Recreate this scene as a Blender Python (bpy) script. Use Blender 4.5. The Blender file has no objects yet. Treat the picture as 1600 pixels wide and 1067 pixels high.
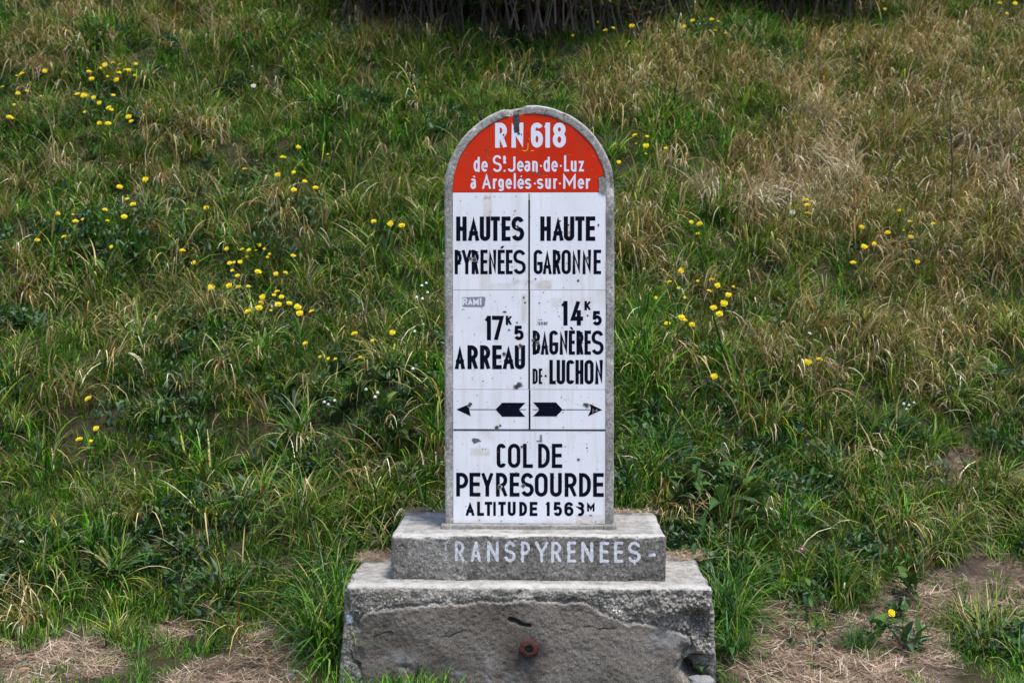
import bpy, bmesh, math, random
import numpy as np
from mathutils import Vector, Matrix, Euler

random.seed(7); RNG = np.random.default_rng(7)
R = math.radians
SC = bpy.context.scene
COL = SC.collection

# ------------------------------------------------------------------ camera, sky, sun, exposure
FPX = 2200.0; CAMZ = 1.62; HOR = 450.0
PITCH = math.atan((533.5 - HOR) / FPX)
cd = bpy.data.cameras.new('camera'); cam = bpy.data.objects.new('camera', cd); COL.objects.link(cam)
cd.sensor_width = 36.0; cd.lens = 36.0 * FPX / 1600.0
cd.clip_start = 0.05; cd.clip_end = 500
cam.location = (0, 0, CAMZ); cam.rotation_euler = (math.pi / 2 - PITCH, 0, 0)
cd.dof.use_dof = True; cd.dof.focus_distance = 5.95; cd.dof.aperture_fstop = 4.5
SC.camera = cam

SUN_EL, SUN_AZ = 70, 140           # azimuth clockwise from +Y (the view direction)
w = bpy.data.worlds.new('World'); SC.world = w; w.use_nodes = True
nt = w.node_tree; nt.nodes.clear()
sky = nt.nodes.new('ShaderNodeTexSky'); sky.sky_type = 'NISHITA'; sky.sun_disc = False
sky.sun_elevation = R(SUN_EL); sky.sun_rotation = R(SUN_AZ); sky.altitude = 1500
sky.air_density = 1.0; sky.dust_density = 4.0; sky.ozone_density = 1.0
bg = nt.nodes.new('ShaderNodeBackground'); bg.inputs['Strength'].default_value = 0.15
wo = nt.nodes.new('ShaderNodeOutputWorld')
nt.links.new(sky.outputs[0], bg.inputs[0]); nt.links.new(bg.outputs[0], wo.inputs[0])
sd = bpy.data.lights.new('sun', 'SUN'); sd.energy = 2.4; sd.angle = R(14); sd.color = (1, 0.975, 0.94)
so = bpy.data.objects.new('sun', sd); COL.objects.link(so)
_d = Vector((math.sin(R(SUN_AZ)) * math.cos(R(SUN_EL)), math.cos(R(SUN_AZ)) * math.cos(R(SUN_EL)), math.sin(R(SUN_EL))))
so.rotation_euler = _d.to_track_quat('Z', 'Y').to_euler()
SC.view_settings.view_transform = 'Standard'; SC.view_settings.look = 'None'
SC.view_settings.gamma = 1.0; SC.view_settings.use_curve_mapping = False
SC.view_settings.exposure = 0.80

# ------------------------------------------------------------------ noise
_T = np.random.default_rng(11).random((64, 64, 64)).astype(np.float32)
def vnoise(p):
    p = np.asarray(p, dtype=np.float64); i = np.floor(p).astype(int); f = p - i; f = f * f * (3 - 2 * f)
    i0 = i & 63; i1 = (i + 1) & 63
    X0, Y0, Z0 = i0[..., 0], i0[..., 1], i0[..., 2]; X1, Y1, Z1 = i1[..., 0], i1[..., 1], i1[..., 2]
    fx, fy, fz = f[..., 0], f[..., 1], f[..., 2]
    a = _T[X0, Y0, Z0] * (1 - fx) + _T[X1, Y0, Z0] * fx; b = _T[X0, Y1, Z0] * (1 - fx) + _T[X1, Y1, Z0] * fx
    c = _T[X0, Y0, Z1] * (1 - fx) + _T[X1, Y0, Z1] * fx; d = _T[X0, Y1, Z1] * (1 - fx) + _T[X1, Y1, Z1] * fx
    return ((a * (1 - fy) + b * fy) * (1 - fz) + (c * (1 - fy) + d * fy) * fz) * 2 - 1
def fbm(p, octaves=4, gain=0.5):
    p = np.asarray(p, dtype=np.float64); s = 0; a = 1; t = 0
    for k in range(octaves):
        s = s + a * vnoise(p * (2 ** k) + 17.3 * k); t += a; a *= gain
    return s / t
def n2(x, y, f, seed=0, octaves=3):
    x = np.asarray(x, float); y = np.asarray(y, float)
    return fbm(np.stack([x * f + seed * 3.7, y * f + seed * 1.3, np.zeros_like(x) + seed * 7.7], -1), octaves)
def smooth(a, b, x):
    t = np.clip((x - a) / (b - a), 0, 1); return t * t * (3 - 2 * t)

# ------------------------------------------------------------------ projection helpers (photo survey -> world)
CP, SP_ = math.cos(PITCH), math.sin(PITCH)
def project(x, y, z):
    zz = z - CAMZ
    depth = y * CP - zz * SP_
    up = y * SP_ + zz * CP
    depth = np.maximum(depth, 0.1)
    return 800 + FPX * x / depth, 533.5 - FPX * up / depth
def ray(px, py):
    dx = (px - 800) / FPX; dz = (533.5 - py) / FPX
    return np.array([dx, CP + dz * SP_, -SP_ + dz * CP])

# ------------------------------------------------------------------ terrain
def ground(x, y):
    x = np.asarray(x, float); y = np.asarray(y, float)
    toe = 6.30 + 0.55 * smooth(1.5, 2.8, x) - 0.10 * smooth(-1.0, -2.4, x) + 0.14 * n2(x, y * 0, 1.1, 3)
    s = y - toe
    near = np.exp(-((x - 0.07) / 1.15) ** 4)
    s = s + 0.30 * near
    soft = 0.28
    r = np.where(s > 0, s, 0)
    rise = 0.62 * (np.sqrt(s * s + soft * soft) + s) / 2
    far = smooth(13.5, 22, y)
    rise = rise * (1 - 0.25 * far)
    ph = (s * 1.0 + 0.35 * n2(x, y, 0.7, 5)) / 1.35
    terr = 0.12 * np.sin(2 * math.pi * ph) * smooth(0.5, 1.3, s) * (0.6 + 0.8 * n2(x, y, 0.6, 8))
    bumps = 0.18 * n2(x, y, 1.3, 1) * smooth(0.0, 1.0, s) + 0.05 * n2(x, y, 3.4, 2) * smooth(-0.6, 0.6, s)
    small = 0.010 * n2(x, y, 7.0, 4)
    base = 0.03 + 0.04 * near * smooth(5.6, 5.9, y) - 0.055 * near * (1 - smooth(5.55, 5.9, y))
    z = base + rise + terr + bumps + small
    # an uneven far slope and a nearly level verge and road in front
    z = z + 1.8 * n2(x, y, 0.05, 12) * smooth(15, 35, y)
    return z
def ground_at(px, py, h=0.0):
    d = ray(px, py); t = np.arange(4.8, 19, 0.01)
    P = d[None, :] * t[:, None]; P[:, 2] += CAMZ
    g = ground(P[:, 0], P[:, 1]) + h
    k = np.argmax(P[:, 2] < g)
    if not (P[k, 2] < g[k]): k = len(t) - 1
    return float(P[k, 0]), float(P[k, 1]), float(g[k] - h)

# maps drawn from the photograph: ellipses in survey pixels (cx, cy, rx, ry, strength)
BARE = [(20, 1035, 60, 45, 1), (140, 1008, 42, 45, .9), (255, 985, 62, 20, .9), (348, 955, 34, 18, .8), (400, 1045, 75, 50, 1.3), (445, 888, 38, 17, 1),
        (430, 985, 26, 28, 1.0), (60, 950, 50, 20, .35), (1275, 1000, 100, 48, 1.25), (1200, 985, 40, 40, .8), (1430, 945, 60, 40, 1), (1550, 908, 90, 36, 1.15), (1490, 728, 40, 30, 1.05),
        (1445, 1040, 48, 40, 1), (1275, 705, 26, 28, .8), (1310, 543, 28, 12, .8), (652, 250, 38, 12, .9), (1260, 1060, 90, 30, 1), (1590, 745, 35, 22, .7), (1575, 960, 60, 20, .6),
        (1290, 860, 40, 8, .4), (1350, 990, 60, 30, .7), (200, 1050, 60, 25, .45), (330, 1060, 40, 20, .5)]
DRY = [(1400, 230, 240, 150, 1.0), (1270, 200, 60, 110, .8), (1500, 130, 150, 80, .5), (1200, 320, 160, 70, .5), (1560, 330, 120, 110, .7), (1300, 430, 260, 70, .4), (1250, 560, 160, 60, .35), (1450, 540, 160, 80, .35),
       (300, 40, 320, 45, .45), (800, 95, 260, 50, .35), (220, 240, 180, 50, .45), (270, 290, 110, 35, .5), (60, 110, 60, 50, .5), (250, 465, 120, 40, .6), (40, 560, 60, 70, .3), (420, 350, 120, 60, .3),
       (640, 420, 50, 90, .35), (500, 470, 60, 30, .4), (620, 650, 60, 60, .3), (250, 640, 120, 50, .3), (330, 700, 120, 40, .25), (300, 875, 60, 30, .7), (30, 960, 60, 60, .6), (590, 55, 35, 30, .9),
       (1080, 110, 90, 50, .45), (960, 150, 60, 40, .25), (30, 340, 60, 60, .45), (1000, 360, 60, 60, .45), (1420, 590, 90, 50, .5), (520, 860, 20, 20, .2), (1150, 640, 120, 40, .35), (100, 655, 60, 30, .4)]
GREEN = [(500, 170, 160, 60, .6), (640, 210, 80, 40, .5), (120, 130, 120, 40, .3), (150, 390, 160, 50, .8), (560, 600, 120, 90, .5), (1080, 760, 120, 90, .9), (1350, 770, 130, 60, .7), (300, 800, 300, 90, .7),
         (520, 940, 60, 80, 1.0), (1000, 640, 60, 120, .6), (1120, 900, 60, 80, 1.0), (1180, 170, 80, 60, .5), (1050, 80, 80, 40, .4), (1500, 30, 120, 30, .6), (430, 560, 120, 40, .5), (650, 340, 60, 60, .3),
         (430, 250, 120, 50, .3), (620, 150, 160, 30, .4), (800, 65, 120, 20, .6)]
def field(lst, px, py):
    v = np.zeros_like(np.asarray(px, float))
    for cx, cy, rx, ry, s in lst:
        v = v + s * np.exp(-(((px - cx) / rx) ** 2 + ((py - cy) / ry) ** 2))
    return v
def bare_w(x, y, z=None):
    z = ground(x, y) if z is None else z
    px, py = project(x, y, z)
    inside = (px > -260) & (px < 1860) & (py < 1150)
    f = field([(a, b, c * 1.2, d * 1.2, s) for a, b, c, d, s in BARE], px, py)
    front = smooth(1085, 1180, py) * 0.9                 # trodden verge in front
    v = np.where(inside, f * np.where(px < 400, .78, 1.0), 0.3) + front
    v = v + .16 * (y < 6.02) * (np.abs(px - 790) > 300) * (1 - smooth(-.5, .15, n2(x, y, 4.5, 91, 3)))
    return smooth(0.42, 0.70, v + 0.42 * n2(x, y, 5.0, 21, 3))

# ------------------------------------------------------------------ materials
def mat(name):
    m = bpy.data.materials.new(name); m.use_nodes = True; t = m.node_tree; t.nodes.clear()
    return m, t
def N(t, typ, **kw):
    n = t.nodes.new(typ)
    for k, v in kw.items(): setattr(n, k, v)
    return n
def noise_node(t, scale, detail=4, rough=0.6, vec=None, dist=0.0):
    n = N(t, 'ShaderNodeTexNoise'); n.inputs['Scale'].default_value = scale; n.inputs['Detail'].default_value = detail
    n.inputs['Roughness'].default_value = rough; n.inputs['Distortion'].default_value = dist
    if vec is not None: t.links.new(vec, n.inputs['Vector'])
    return n
def ramp(t, fac, stops):
    r = N(t, 'ShaderNodeValToRGB'); cr = r.color_ramp
    while len(cr.elements) > 1: cr.elements.remove(cr.elements[-1])
    for i, (p, c) in enumerate(stops):
        e = cr.elements[0] if i == 0 else cr.elements.new(p)
        e.position = p; e.color = (*c, 1) if len(c) == 3 else c
    t.links.new(fac, r.inputs[0]); return r
def g3(v): return (v, v, v)
def mix(t, fac, a, b, blend='MIX'):
    m = N(t, 'ShaderNodeMix', data_type='RGBA', blend_type=blend)
    for s, v in ((m.inputs[0], fac), (m.inputs[6], a), (m.inputs[7], b)):
        if isinstance(v, bpy.types.NodeSocket): t.links.new(v, s)
        else: s.default_value = v if isinstance(v, float) else (*v, 1)
    return m.outputs[2]
def math_(t, op, a, b=0.0):
    m = N(t, 'ShaderNodeMath', operation=op)
    for s, v in ((m.inputs[0], a), (m.inputs[1], b)):
        if isinstance(v, bpy.types.NodeSocket): t.links.new(v, s)
        else: s.default_value = v
    return m.outputs[0]
def attr(t, name, typ='GEOMETRY'):
    a = N(t, 'ShaderNodeAttribute', attribute_name=name, attribute_type=typ); return a
def out(t, bsdf):
    o = N(t, 'ShaderNodeOutputMaterial'); t.links.new(bsdf, o.inputs[0]); return o
def principled(t, col, rough=0.8, spec=0.3, bump=None):
    p = N(t, 'ShaderNodeBsdfPrincipled')
    if isinstance(col, bpy.types.NodeSocket): t.links.new(col, p.inputs['Base Color'])
    else: p.inputs['Base Color'].default_value = (*col, 1)
    if isinstance(rough, bpy.types.NodeSocket): t.links.new(rough, p.inputs['Roughness'])
    else: p.inputs['Roughness'].default_value = rough
    p.inputs['Specular IOR Level'].default_value = spec
    if bump is not None: t.links.new(bump, p.inputs['Normal'])
    return p
def bump(t, h, strength, dist):
    b = N(t, 'ShaderNodeBump'); b.inputs['Strength'].default_value = strength; b.inputs['Distance'].default_value = dist
    t.links.new(h, b.inputs['Height']); return b.outputs[0]

def plant_material(name, translucency=0.18, rough=0.55, vary=0.35):
    m, t = mat(name)
    a = attr(t, 'Col'); oi = N(t, 'ShaderNodeObjectInfo')
    hsv = N(t, 'ShaderNodeHueSaturation'); t.links.new(a.outputs['Color'], hsv.inputs['Color'])
    v = N(t, 'ShaderNodeMapRange'); t.links.new(oi.outputs['Random'], v.inputs[0]); v.inputs[3].default_value = 1 - vary; v.inputs[4].default_value = 1 + vary
    t.links.new(v.outputs[0], hsv.inputs['Value'])
    r2 = math_(t, 'FRACT', math_(t, 'MULTIPLY', oi.outputs['Random'], 37.7))
    hh = N(t, 'ShaderNodeMapRange'); t.links.new(r2, hh.inputs[0]); hh.inputs[3].default_value = 0.485; hh.inputs[4].default_value = 0.512
    t.links.new(hh.outputs[0], hsv.inputs['Hue'])
    p = principled(t, hsv.outputs[0], rough, 0.22)
    tr = N(t, 'ShaderNodeBsdfTranslucent'); t.links.new(hsv.outputs[0], tr.inputs[0])
    mx = N(t, 'ShaderNodeMixShader'); mx.inputs[0].default_value = translucency
    t.links.new(p.outputs[0], mx.inputs[1]); t.links.new(tr.outputs[0], mx.inputs[2])
    out(t, mx.outputs[0]); return m
M_GRASS = plant_material('grass_blade'); M_LEAF = plant_material('broad_leaf', 0.15, 0.6, 0.15)
M_STRAW = plant_material('dead_straw', 0.10, 0.8, 0.2)

def simple(name, col, rough=0.7, nscale=40, amt=0.3, spec=0.3, bdist=0.0):
    m, t = mat(name); tc = N(t, 'ShaderNodeTexCoord')
    n = noise_node(t, nscale, 4, 0.6, tc.outputs['Object'])
    c = mix(t, n.outputs[0], tuple(v * (1 - amt) for v in col), tuple(min(1, v * (1 + amt)) for v in col))
    b = bump(t, n.outputs[0], 0.6, bdist) if bdist else None
    out(t, principled(t, c, rough, spec, b).outputs[0]); return m
M_PETAL = simple('yellow_petal', (0.85, 0.68, 0.015), 0.6, 200, 0.15)
M_CENTRE = simple('flower_centre', (0.80, 0.50, 0.01), 0.7, 300, 0.3)
M_WHITE = simple('white_petal', (0.7, 0.7, 0.68), 0.7, 200, 0.15)
M_PURPLE = simple('purple_petal', (0.28, 0.05, 0.30), 0.7, 200, 0.2)
M_STEM = simple('green_stem', (0.07, 0.10, 0.03), 0.6, 90, 0.3)
M_DRYSTEM = simple('dead_stem', (0.052, 0.039, 0.032), 0.8, 60, 0.4)
M_BARK = simple('bark', (0.060, 0.050, 0.042), 0.9, 30, 0.5, 0.2, 0.02)
M_STONE = simple('pebble_stone', (0.24, 0.23, 0.22), 0.85, 30, 0.35, 0.3, 0.004)

def ground_material():
    m, t = mat('hillside_ground'); g = N(t, 'ShaderNodeNewGeometry')
    a = attr(t, 'bare')
    n1 = noise_node(t, 6, 6, 0.65, g.outputs['Position']); n2_ = noise_node(t, 60, 5, 0.7, g.outputs['Position']); n3 = noise_node(t, 1.2, 3, 0.5, g.outputs['Position'])
    soil = ramp(t, n2_.outputs[0], [(0.25, (0.045, 0.032, 0.022)), (0.55, (0.11, 0.082, 0.058)), (0.8, (0.22, 0.18, 0.135))])
    litter = ramp(t, n2_.outputs[0], [(0.25, (0.06, 0.042, 0.028)), (0.5, (0.17, 0.122, 0.08)), (0.8, (0.34, 0.26, 0.18))])
    bc = mix(t, ramp(t, n1.outputs[0], [(0.40, g3(0)), (0.6, g3(1))]).outputs[0], soil.outputs[0], litter.outputs[0])
    turf = mix(t, n2_.outputs[0], (0.022, 0.022, 0.009), (0.085, 0.068, 0.035))
    far = mix(t, n3.outputs[0], (0.05, 0.075, 0.02), (0.11, 0.105, 0.045))
    turf = mix(t, attr(t, 'far').outputs['Fac'], turf, far)
    c = mix(t, a.outputs['Fac'], turf, bc)
    out(t, principled(t, c, 0.95, 0.15, bump(t, n2_.outputs[0], 0.8, 0.02)).outputs[0]); return m

def concrete(name, dark, light, extra=None, speck=1.0, topwhite=0.0):
    """aged concrete: aggregate speckle, soft blotches, pores; attributes add paint or plaster"""
    m, t = mat(name); tc = N(t, 'ShaderNodeTexCoord'); P = tc.outputs['Object']
    blot = noise_node(t, 5, 5, 0.6, P, 0.3); fine = noise_node(t, 120, 5, 0.8, P); mid = noise_node(t, 38, 4, 0.65, P)
    base = mix(t, ramp(t, blot.outputs[0], [(0.3, g3(0)), (0.7, g3(1))]).outputs[0], dark, light)
    v = N(t, 'ShaderNodeTexVoronoi'); v.inputs['Scale'].default_value = 140; t.links.new(P, v.inputs['Vector'])
    sp = ramp(t, fine.outputs[0], [(0.34, g3(0.12)), (0.46, g3(0.7)), (0.56, g3(1.15)), (0.68, g3(2.6))])
    base = mix(t, 0.85 * speck, base, sp.outputs[0], 'MULTIPLY')
    pores = ramp(t, mid.outputs[0], [(0.30, g3(0.15)), (0.43, g3(0.9)), (0.58, g3(1.0)), (0.70, g3(1.7))])
    base = mix(t, 0.8 * speck, base, pores.outputs[0], 'MULTIPLY')
    h = math_(t, 'ADD', math_(t, 'MULTIPLY', fine.outputs[0], 0.5), mid.outputs[0])
    rough = 0.92
    if extra: base = extra(t, base, P, fine, mid, blot)
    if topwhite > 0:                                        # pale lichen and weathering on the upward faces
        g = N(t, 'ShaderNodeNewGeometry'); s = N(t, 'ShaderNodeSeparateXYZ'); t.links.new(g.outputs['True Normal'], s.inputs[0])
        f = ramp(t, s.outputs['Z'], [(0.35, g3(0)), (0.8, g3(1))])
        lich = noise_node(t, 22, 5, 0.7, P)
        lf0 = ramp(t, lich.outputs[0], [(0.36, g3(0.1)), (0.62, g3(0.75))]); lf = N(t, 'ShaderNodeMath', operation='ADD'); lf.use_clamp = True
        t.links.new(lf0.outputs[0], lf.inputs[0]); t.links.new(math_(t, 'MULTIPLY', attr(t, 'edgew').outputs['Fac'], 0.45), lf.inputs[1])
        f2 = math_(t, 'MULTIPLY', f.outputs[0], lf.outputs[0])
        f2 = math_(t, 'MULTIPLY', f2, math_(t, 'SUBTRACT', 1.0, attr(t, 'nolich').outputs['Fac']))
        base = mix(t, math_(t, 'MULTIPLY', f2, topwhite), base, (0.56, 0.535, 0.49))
    out(t, principled(t, base, rough, 0.2, bump(t, h, 0.9, 0.003)).outputs[0]); return m
def ex_plinth(t, base, P, fine, mid, blot):
    a = attr(t, 'paint'); n = noise_node(t, 90, 5, 0.8, P)
    f = math_(t, 'ADD', a.outputs['Fac'], math_(t, 'MULTIPLY', math_(t, 'SUBTRACT', n.outputs[0], 0.5), 2.0))
    f = ramp(t, f, [(0.46, g3(0)), (0.72, g3(.92))])
    return mix(t, f.outputs[0], base, (0.64, 0.65, 0.68))
def ex_base(t, base, P, fine, mid, blot):
    a = attr(t, 'coat'); l = attr(t, 'lip_light_wear'); pt = attr(t, 'paint'); st = attr(t, 'stain')
    b2 = noise_node(t, 3.2, 4, 0.55, P, 0.4)
    c = mix(t, ramp(t, b2.outputs[0], [(0.35, g3(0)), (0.65, g3(1))]).outputs[0], (0.078, 0.064, 0.051), (0.175, 0.149, 0.122))
    c = mix(t, 0.55, c, ramp(t, noise_node(t, 330, 3, 0.8, P).outputs[0], [(0.36, g3(0.1)), (0.5, g3(0.9)), (0.62, g3(3.4))]).outputs[0], 'MULTIPLY')
    c = mix(t, st.outputs['Fac'], c, mix(t, mid.outputs[0], (0.018, 0.015, 0.013), (0.05, 0.04, 0.034)))
    vr = N(t, 'ShaderNodeTexVoronoi', feature='DISTANCE_TO_EDGE'); vr.inputs['Scale'].default_value = 75; t.links.new(mix(t, 0.02, P, noise_node(t, 40, 3, 0.6, P).outputs['Color'], 'ADD'), vr.inputs['Vector'])
    rb = N(t, 'ShaderNodeAttribute', attribute_name='rub'); ed_ = ramp(t, vr.outputs['Distance'], [(0.0, g3(0.35)), (0.10, g3(1.1)), (0.4, g3(1.8))])
    base = mix(t, rb.outputs['Fac'], base, mix(t, 1.0, base, ed_.outputs[0], 'MULTIPLY'))
    base = mix(t, a.outputs['Fac'], base, c)
    base = mix(t, math_(t, 'MULTIPLY', l.outputs['Fac'], ramp(t, mid.outputs[0], [(0.35, g3(0.2)), (0.6, g3(1))]).outputs[0]), base, (0.42, 0.41, 0.40))
    ck = attr(t, 'crack')
    base = mix(t, ck.outputs['Fac'], base, (0.02, 0.018, 0.016))
    return mix(t, pt.outputs['Fac'], base, (0.50, 0.54, 0.66))
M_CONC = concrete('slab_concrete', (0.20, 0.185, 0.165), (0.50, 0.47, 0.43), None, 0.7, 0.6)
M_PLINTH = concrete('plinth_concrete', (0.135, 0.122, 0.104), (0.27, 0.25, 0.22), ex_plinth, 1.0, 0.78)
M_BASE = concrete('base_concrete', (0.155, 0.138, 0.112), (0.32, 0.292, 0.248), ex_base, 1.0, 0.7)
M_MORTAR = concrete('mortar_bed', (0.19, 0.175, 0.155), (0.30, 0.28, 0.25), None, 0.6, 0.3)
M_DARKCONC = concrete('dark_mortar', (0.055, 0.052, 0.05), (0.10, 0.095, 0.09), None, 0.7, 0.0)

def enamel(name, col, dirtcol, red=False):
    m, t = mat(name); tc = N(t, 'ShaderNodeTexCoord'); P = tc.outputs['Object']
    g = noise_node(t, 4, 4, 0.6, P, 0.4); f = noise_node(t, 70, 4, 0.6, P); s = noise_node(t, 26, 3, 0.5, P, 1.5)
    # long faint vertical weather streaks
    mp = N(t, 'ShaderNodeMapping'); mp.inputs['Scale'].default_value = (26, 26, 2.2); t.links.new(P, mp.inputs[0])
    st = noise_node(t, 1.0, 4, 0.6, mp.outputs[0])
    c = mix(t, ramp(t, g.outputs[0], [(0.35, g3(0.0)), (0.7, g3(1.0))]).outputs[0], col, tuple(v * 0.90 for v in col))
    c = mix(t, math_(t, 'MULTIPLY', ramp(t, st.outputs[0], [(0.50, g3(0)), (0.72, g3(1))]).outputs[0], 0.32), c, dirtcol)
    c = mix(t, math_(t, 'MULTIPLY', ramp(t, f.outputs[0], [(0.66, g3(0)), (0.72, g3(1))]).outputs[0], 0.35), c, tuple(v * 0.5 for v in dirtcol))
    # fine scratches
    w1 = N(t, 'ShaderNodeMapping'); w1.inputs['Scale'].default_value = (14, 14, 90); w1.inputs['Rotation'].default_value = (0, 0.5, 0); t.links.new(P, w1.inputs[0])
    sc_ = noise_node(t, 1.0, 3, 0.5, w1.outputs[0], 1.0)
    c = mix(t, math_(t, 'MULTIPLY', ramp(t, sc_.outputs[0], [(0.69, g3(0)), (0.71, g3(1))]).outputs[0], 0.3), c, (0.45, 0.42, 0.42) if not red else (0.75, 0.35, 0.25))
    dirt = attr(t, 'stain')
    c = mix(t, math_(t, 'MULTIPLY', dirt.outputs['Fac'], ramp(t, s.outputs[0], [(0.3, g3(0.3)), (0.6, g3(1))]).outputs[0]), c, dirtcol)
    rg = ramp(t, g.outputs[0], [(0.3, g3(0.22)), (0.7, g3(0.42))])
    out(t, principled(t, c, rg.outputs[0], 0.12 if red else 0.4, bump(t, g.outputs[0], 0.15, 0.004)).outputs[0]); return m
M_ENWHITE = enamel('white_enamel', (0.82, 0.815, 0.835), (0.50, 0.40, 0.30))
M_ENRED = enamel('red_enamel', (0.62, 0.026, 0.002), (0.30, 0.05, 0.03), True)
M_NAVY = simple('navy_lettering', (0.004, 0.005, 0.014), 0.65, 30, 0.3, 0.04)
M_LWHITE = simple('white_lettering', (0.72, 0.73, 0.80), 0.4, 60, 0.12, 0.4)
M_CHIP = simple('enamel_chip', (0.075, 0.065, 0.06), 0.9, 400, 0.6, 0.2, 0.002)
M_CHIPRIM = simple('enamel_chip_edge', (0.40, 0.37, 0.34), 0.8, 300, 0.4)
M_RUSTSTAIN = simple('tape_residue', (0.60, 0.55, 0.50), 0.8, 120, 0.25)
M_YELLOWP = simple('yellow_scribble', (0.80, 0.38, 0.02), 0.6, 120, 0.25)
M_RUST = simple('rusty_iron', (0.075, 0.026, 0.020), 0.9, 120, 0.8, 0.3, 0.004)
M_DARKHOLE = simple('pipe_bore', (0.012, 0.009, 0.008), 0.9, 60, 0.3)
M_JOINT = simple('panel_joint', (0.24, 0.23, 0.23), 0.9, 300, 0.4)

# ------------------------------------------------------------------ object helpers
def mesh_from(name, verts, faces, m=None, attrs=None, shade=False, cols=None):
    me = bpy.data.meshes.new(name)
    v = np.asarray(verts, np.float32).reshape(-1, 3)
    if isinstance(faces, np.ndarray):
        k = faces.shape[1]; me.vertices.add(len(v)); me.vertices.foreach_set('co', v.ravel())
        me.loops.add(faces.size); me.polygons.add(len(faces))
        me.loops.foreach_set('vertex_index', faces.ravel().astype(np.int32))
        me.polygons.foreach_set('loop_start', (np.arange(len(faces)) * k).astype(np.int32))
        me.polygons.foreach_set('loop_total', np.full(len(faces), k, np.int32))
        me.update(calc_edges=True); me.validate()
    else:
        me.from_pydata([tuple(p) for p in v.tolist()], [], faces)
    if m: me.materials.append(m)
    for k, a in (attrs or {}).items():
        at = me.attributes.new(k, 'FLOAT', 'POINT'); at.data.foreach_set('value', np.asarray(a, np.float32))
    if cols is not None:
        at = me.attributes.new('Col', 'FLOAT_COLOR', 'POINT')
        c = np.ones((len(v), 4), np.float32); c[:, :3] = cols; at.data.foreach_set('color', c.ravel())
    if shade: me.polygons.foreach_set('use_smooth', np.ones(len(me.polygons), bool))
    return me
def link(name, me, parent=None):
    o = bpy.data.objects.new(name, me); COL.objects.link(o)
    if parent: o.parent = parent
    return o
def tag(o, label=None, cat=None, group=None, kind=None):
    if label: o['label'] = label
    if cat: o['category'] = cat
    if group: o['group'] = group
    if kind: o['kind'] = kind
    return o
def thing(name, loc, label, cat, group=None, rz=0.0):
    o = bpy.data.objects.new(name, None); COL.objects.link(o); o.location = loc; o.rotation_euler = (0, 0, rz)
    o.empty_display_size = 0.1
    return tag(o, label, cat, group)

# ------------------------------------------------------------------ ground sheet
def axis(lo, hi, step, far_lo, far_hi):
    a = list(np.arange(lo, hi + step / 2, step)); s = step; x = a[-1]
    while x < far_hi: s *= 1.22; x += s; a.append(x)
    s = step; x = a[0]; pre = []
    while x > far_lo: s *= 1.22; x -= s; pre.append(x)
    return np.array(pre[::-1] + a)
xs = axis(-6.2, 6.2, 0.045, -150, 150); ys = axis(5.0, 15.4, 0.045, -150, 160)
GX, GY = np.meshgrid(xs, ys); GZ = ground(GX, GY)
nx, ny = len(xs), len(ys)
idx = np.arange(nx * ny).reshape(ny, nx)
F = np.stack([idx[:-1, :-1], idx[:-1, 1:], idx[1:, 1:], idx[1:, :-1]], -1).reshape(-1, 4)
bw = bare_w(GX.ravel(), GY.ravel(), GZ.ravel())
farw = np.maximum(smooth(15, 17, GY), smooth(6, 7, np.abs(GX))).ravel()
bw = bw * (1 - farw * 0.7)
me = mesh_from('hillside', np.stack([GX, GY, GZ], -1).reshape(-1, 3), F, ground_material(), {'bare': bw, 'far': farw}, True)
tag(link('hillside_ground', me), kind='structure')

# ------------------------------------------------------------------ the milestone
SX = 372.9; CXP = 827.0; YF = 5.9
X0 = (CXP - 800) / SX
ROOT = thing('milestone', (X0, YF, 0.0), 'tall round-topped concrete milestone with red and white enamel panels on a stepped concrete base', 'milestone', rz=R(-1.2))
def lx(px): return (px - CXP) / SX
def lz(py): return CAMZ + (450 - py) / 371.5
Z_BED = lz(828)

# slab with a proud rim round the recessed panel field
def dome(hw, zb, zc, n=96, nb=60):
    """outline from bottom left, up, over the half circle, down to bottom right"""
    pts = [(-hw, zb + (zc - zb) * k / nb) for k in range(nb)]
    pts += [(-hw * math.cos(math.pi * k / n), zc + hw * math.sin(math.pi * k / n)) for k in range(n + 1)]
    pts += [(hw, zc - (zc - zb) * (k + 1) / nb) for k in range(nb)]
    return np.array(pts)
zc = lz(300); HW = 132.5 / SX; HI = 119.8 / SX
outer = dome(HW, Z_BED - 0.03, zc); ch = dome(HW - 0.006, Z_BED - 0.03, zc); inner = dome(HI, Z_BED + 0.012, zc)
def ring(pts, y): return np.stack([pts[:, 0], np.full(len(pts), y), pts[:, 1]], -1)
TH = 0.24
rings = [ring(outer, TH)] + [ring(outer, TH * k / 8) for k in range(7, 0, -1)] + [ring(outer, 0.004), ring(ch, -0.004)]
mid_ = [ring(ch * (1 - s) + inner * s, -0.005) for s in (0.2, 0.4, 0.6, 0.8)]
rings += mid_ + [ring(inner, -0.004), ring(inner, 0.009)]
V = np.concatenate(rings); n = len(outer); Fq = []
for r in range(len(rings) - 1):
    for k in range(n - 1):
        a = r * n + k; Fq.append((a, a + 1, a + n + 1, a + n))
Fq.append(tuple(range(n))[::-1]); last = (len(rings) - 1) * n; Fq.append(tuple(range(last, last + n)))
Fq.append(tuple([r * n for r in range(len(rings))] + [r * n + n - 1 for r in range(len(rings) - 1, -1, -1)]))
dn = fbm(V * 30, 3); dn2 = fbm(V * 9 + 5, 3)
notfield = np.ones(len(V)); notfield[last:] = 0
rad = np.stack([V[:, 0], V[:, 1] * 0, np.maximum(V[:, 2] - zc, 0)], -1); rad /= np.maximum(np.linalg.norm(rad, axis=1, keepdims=True), 1e-6)
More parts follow.
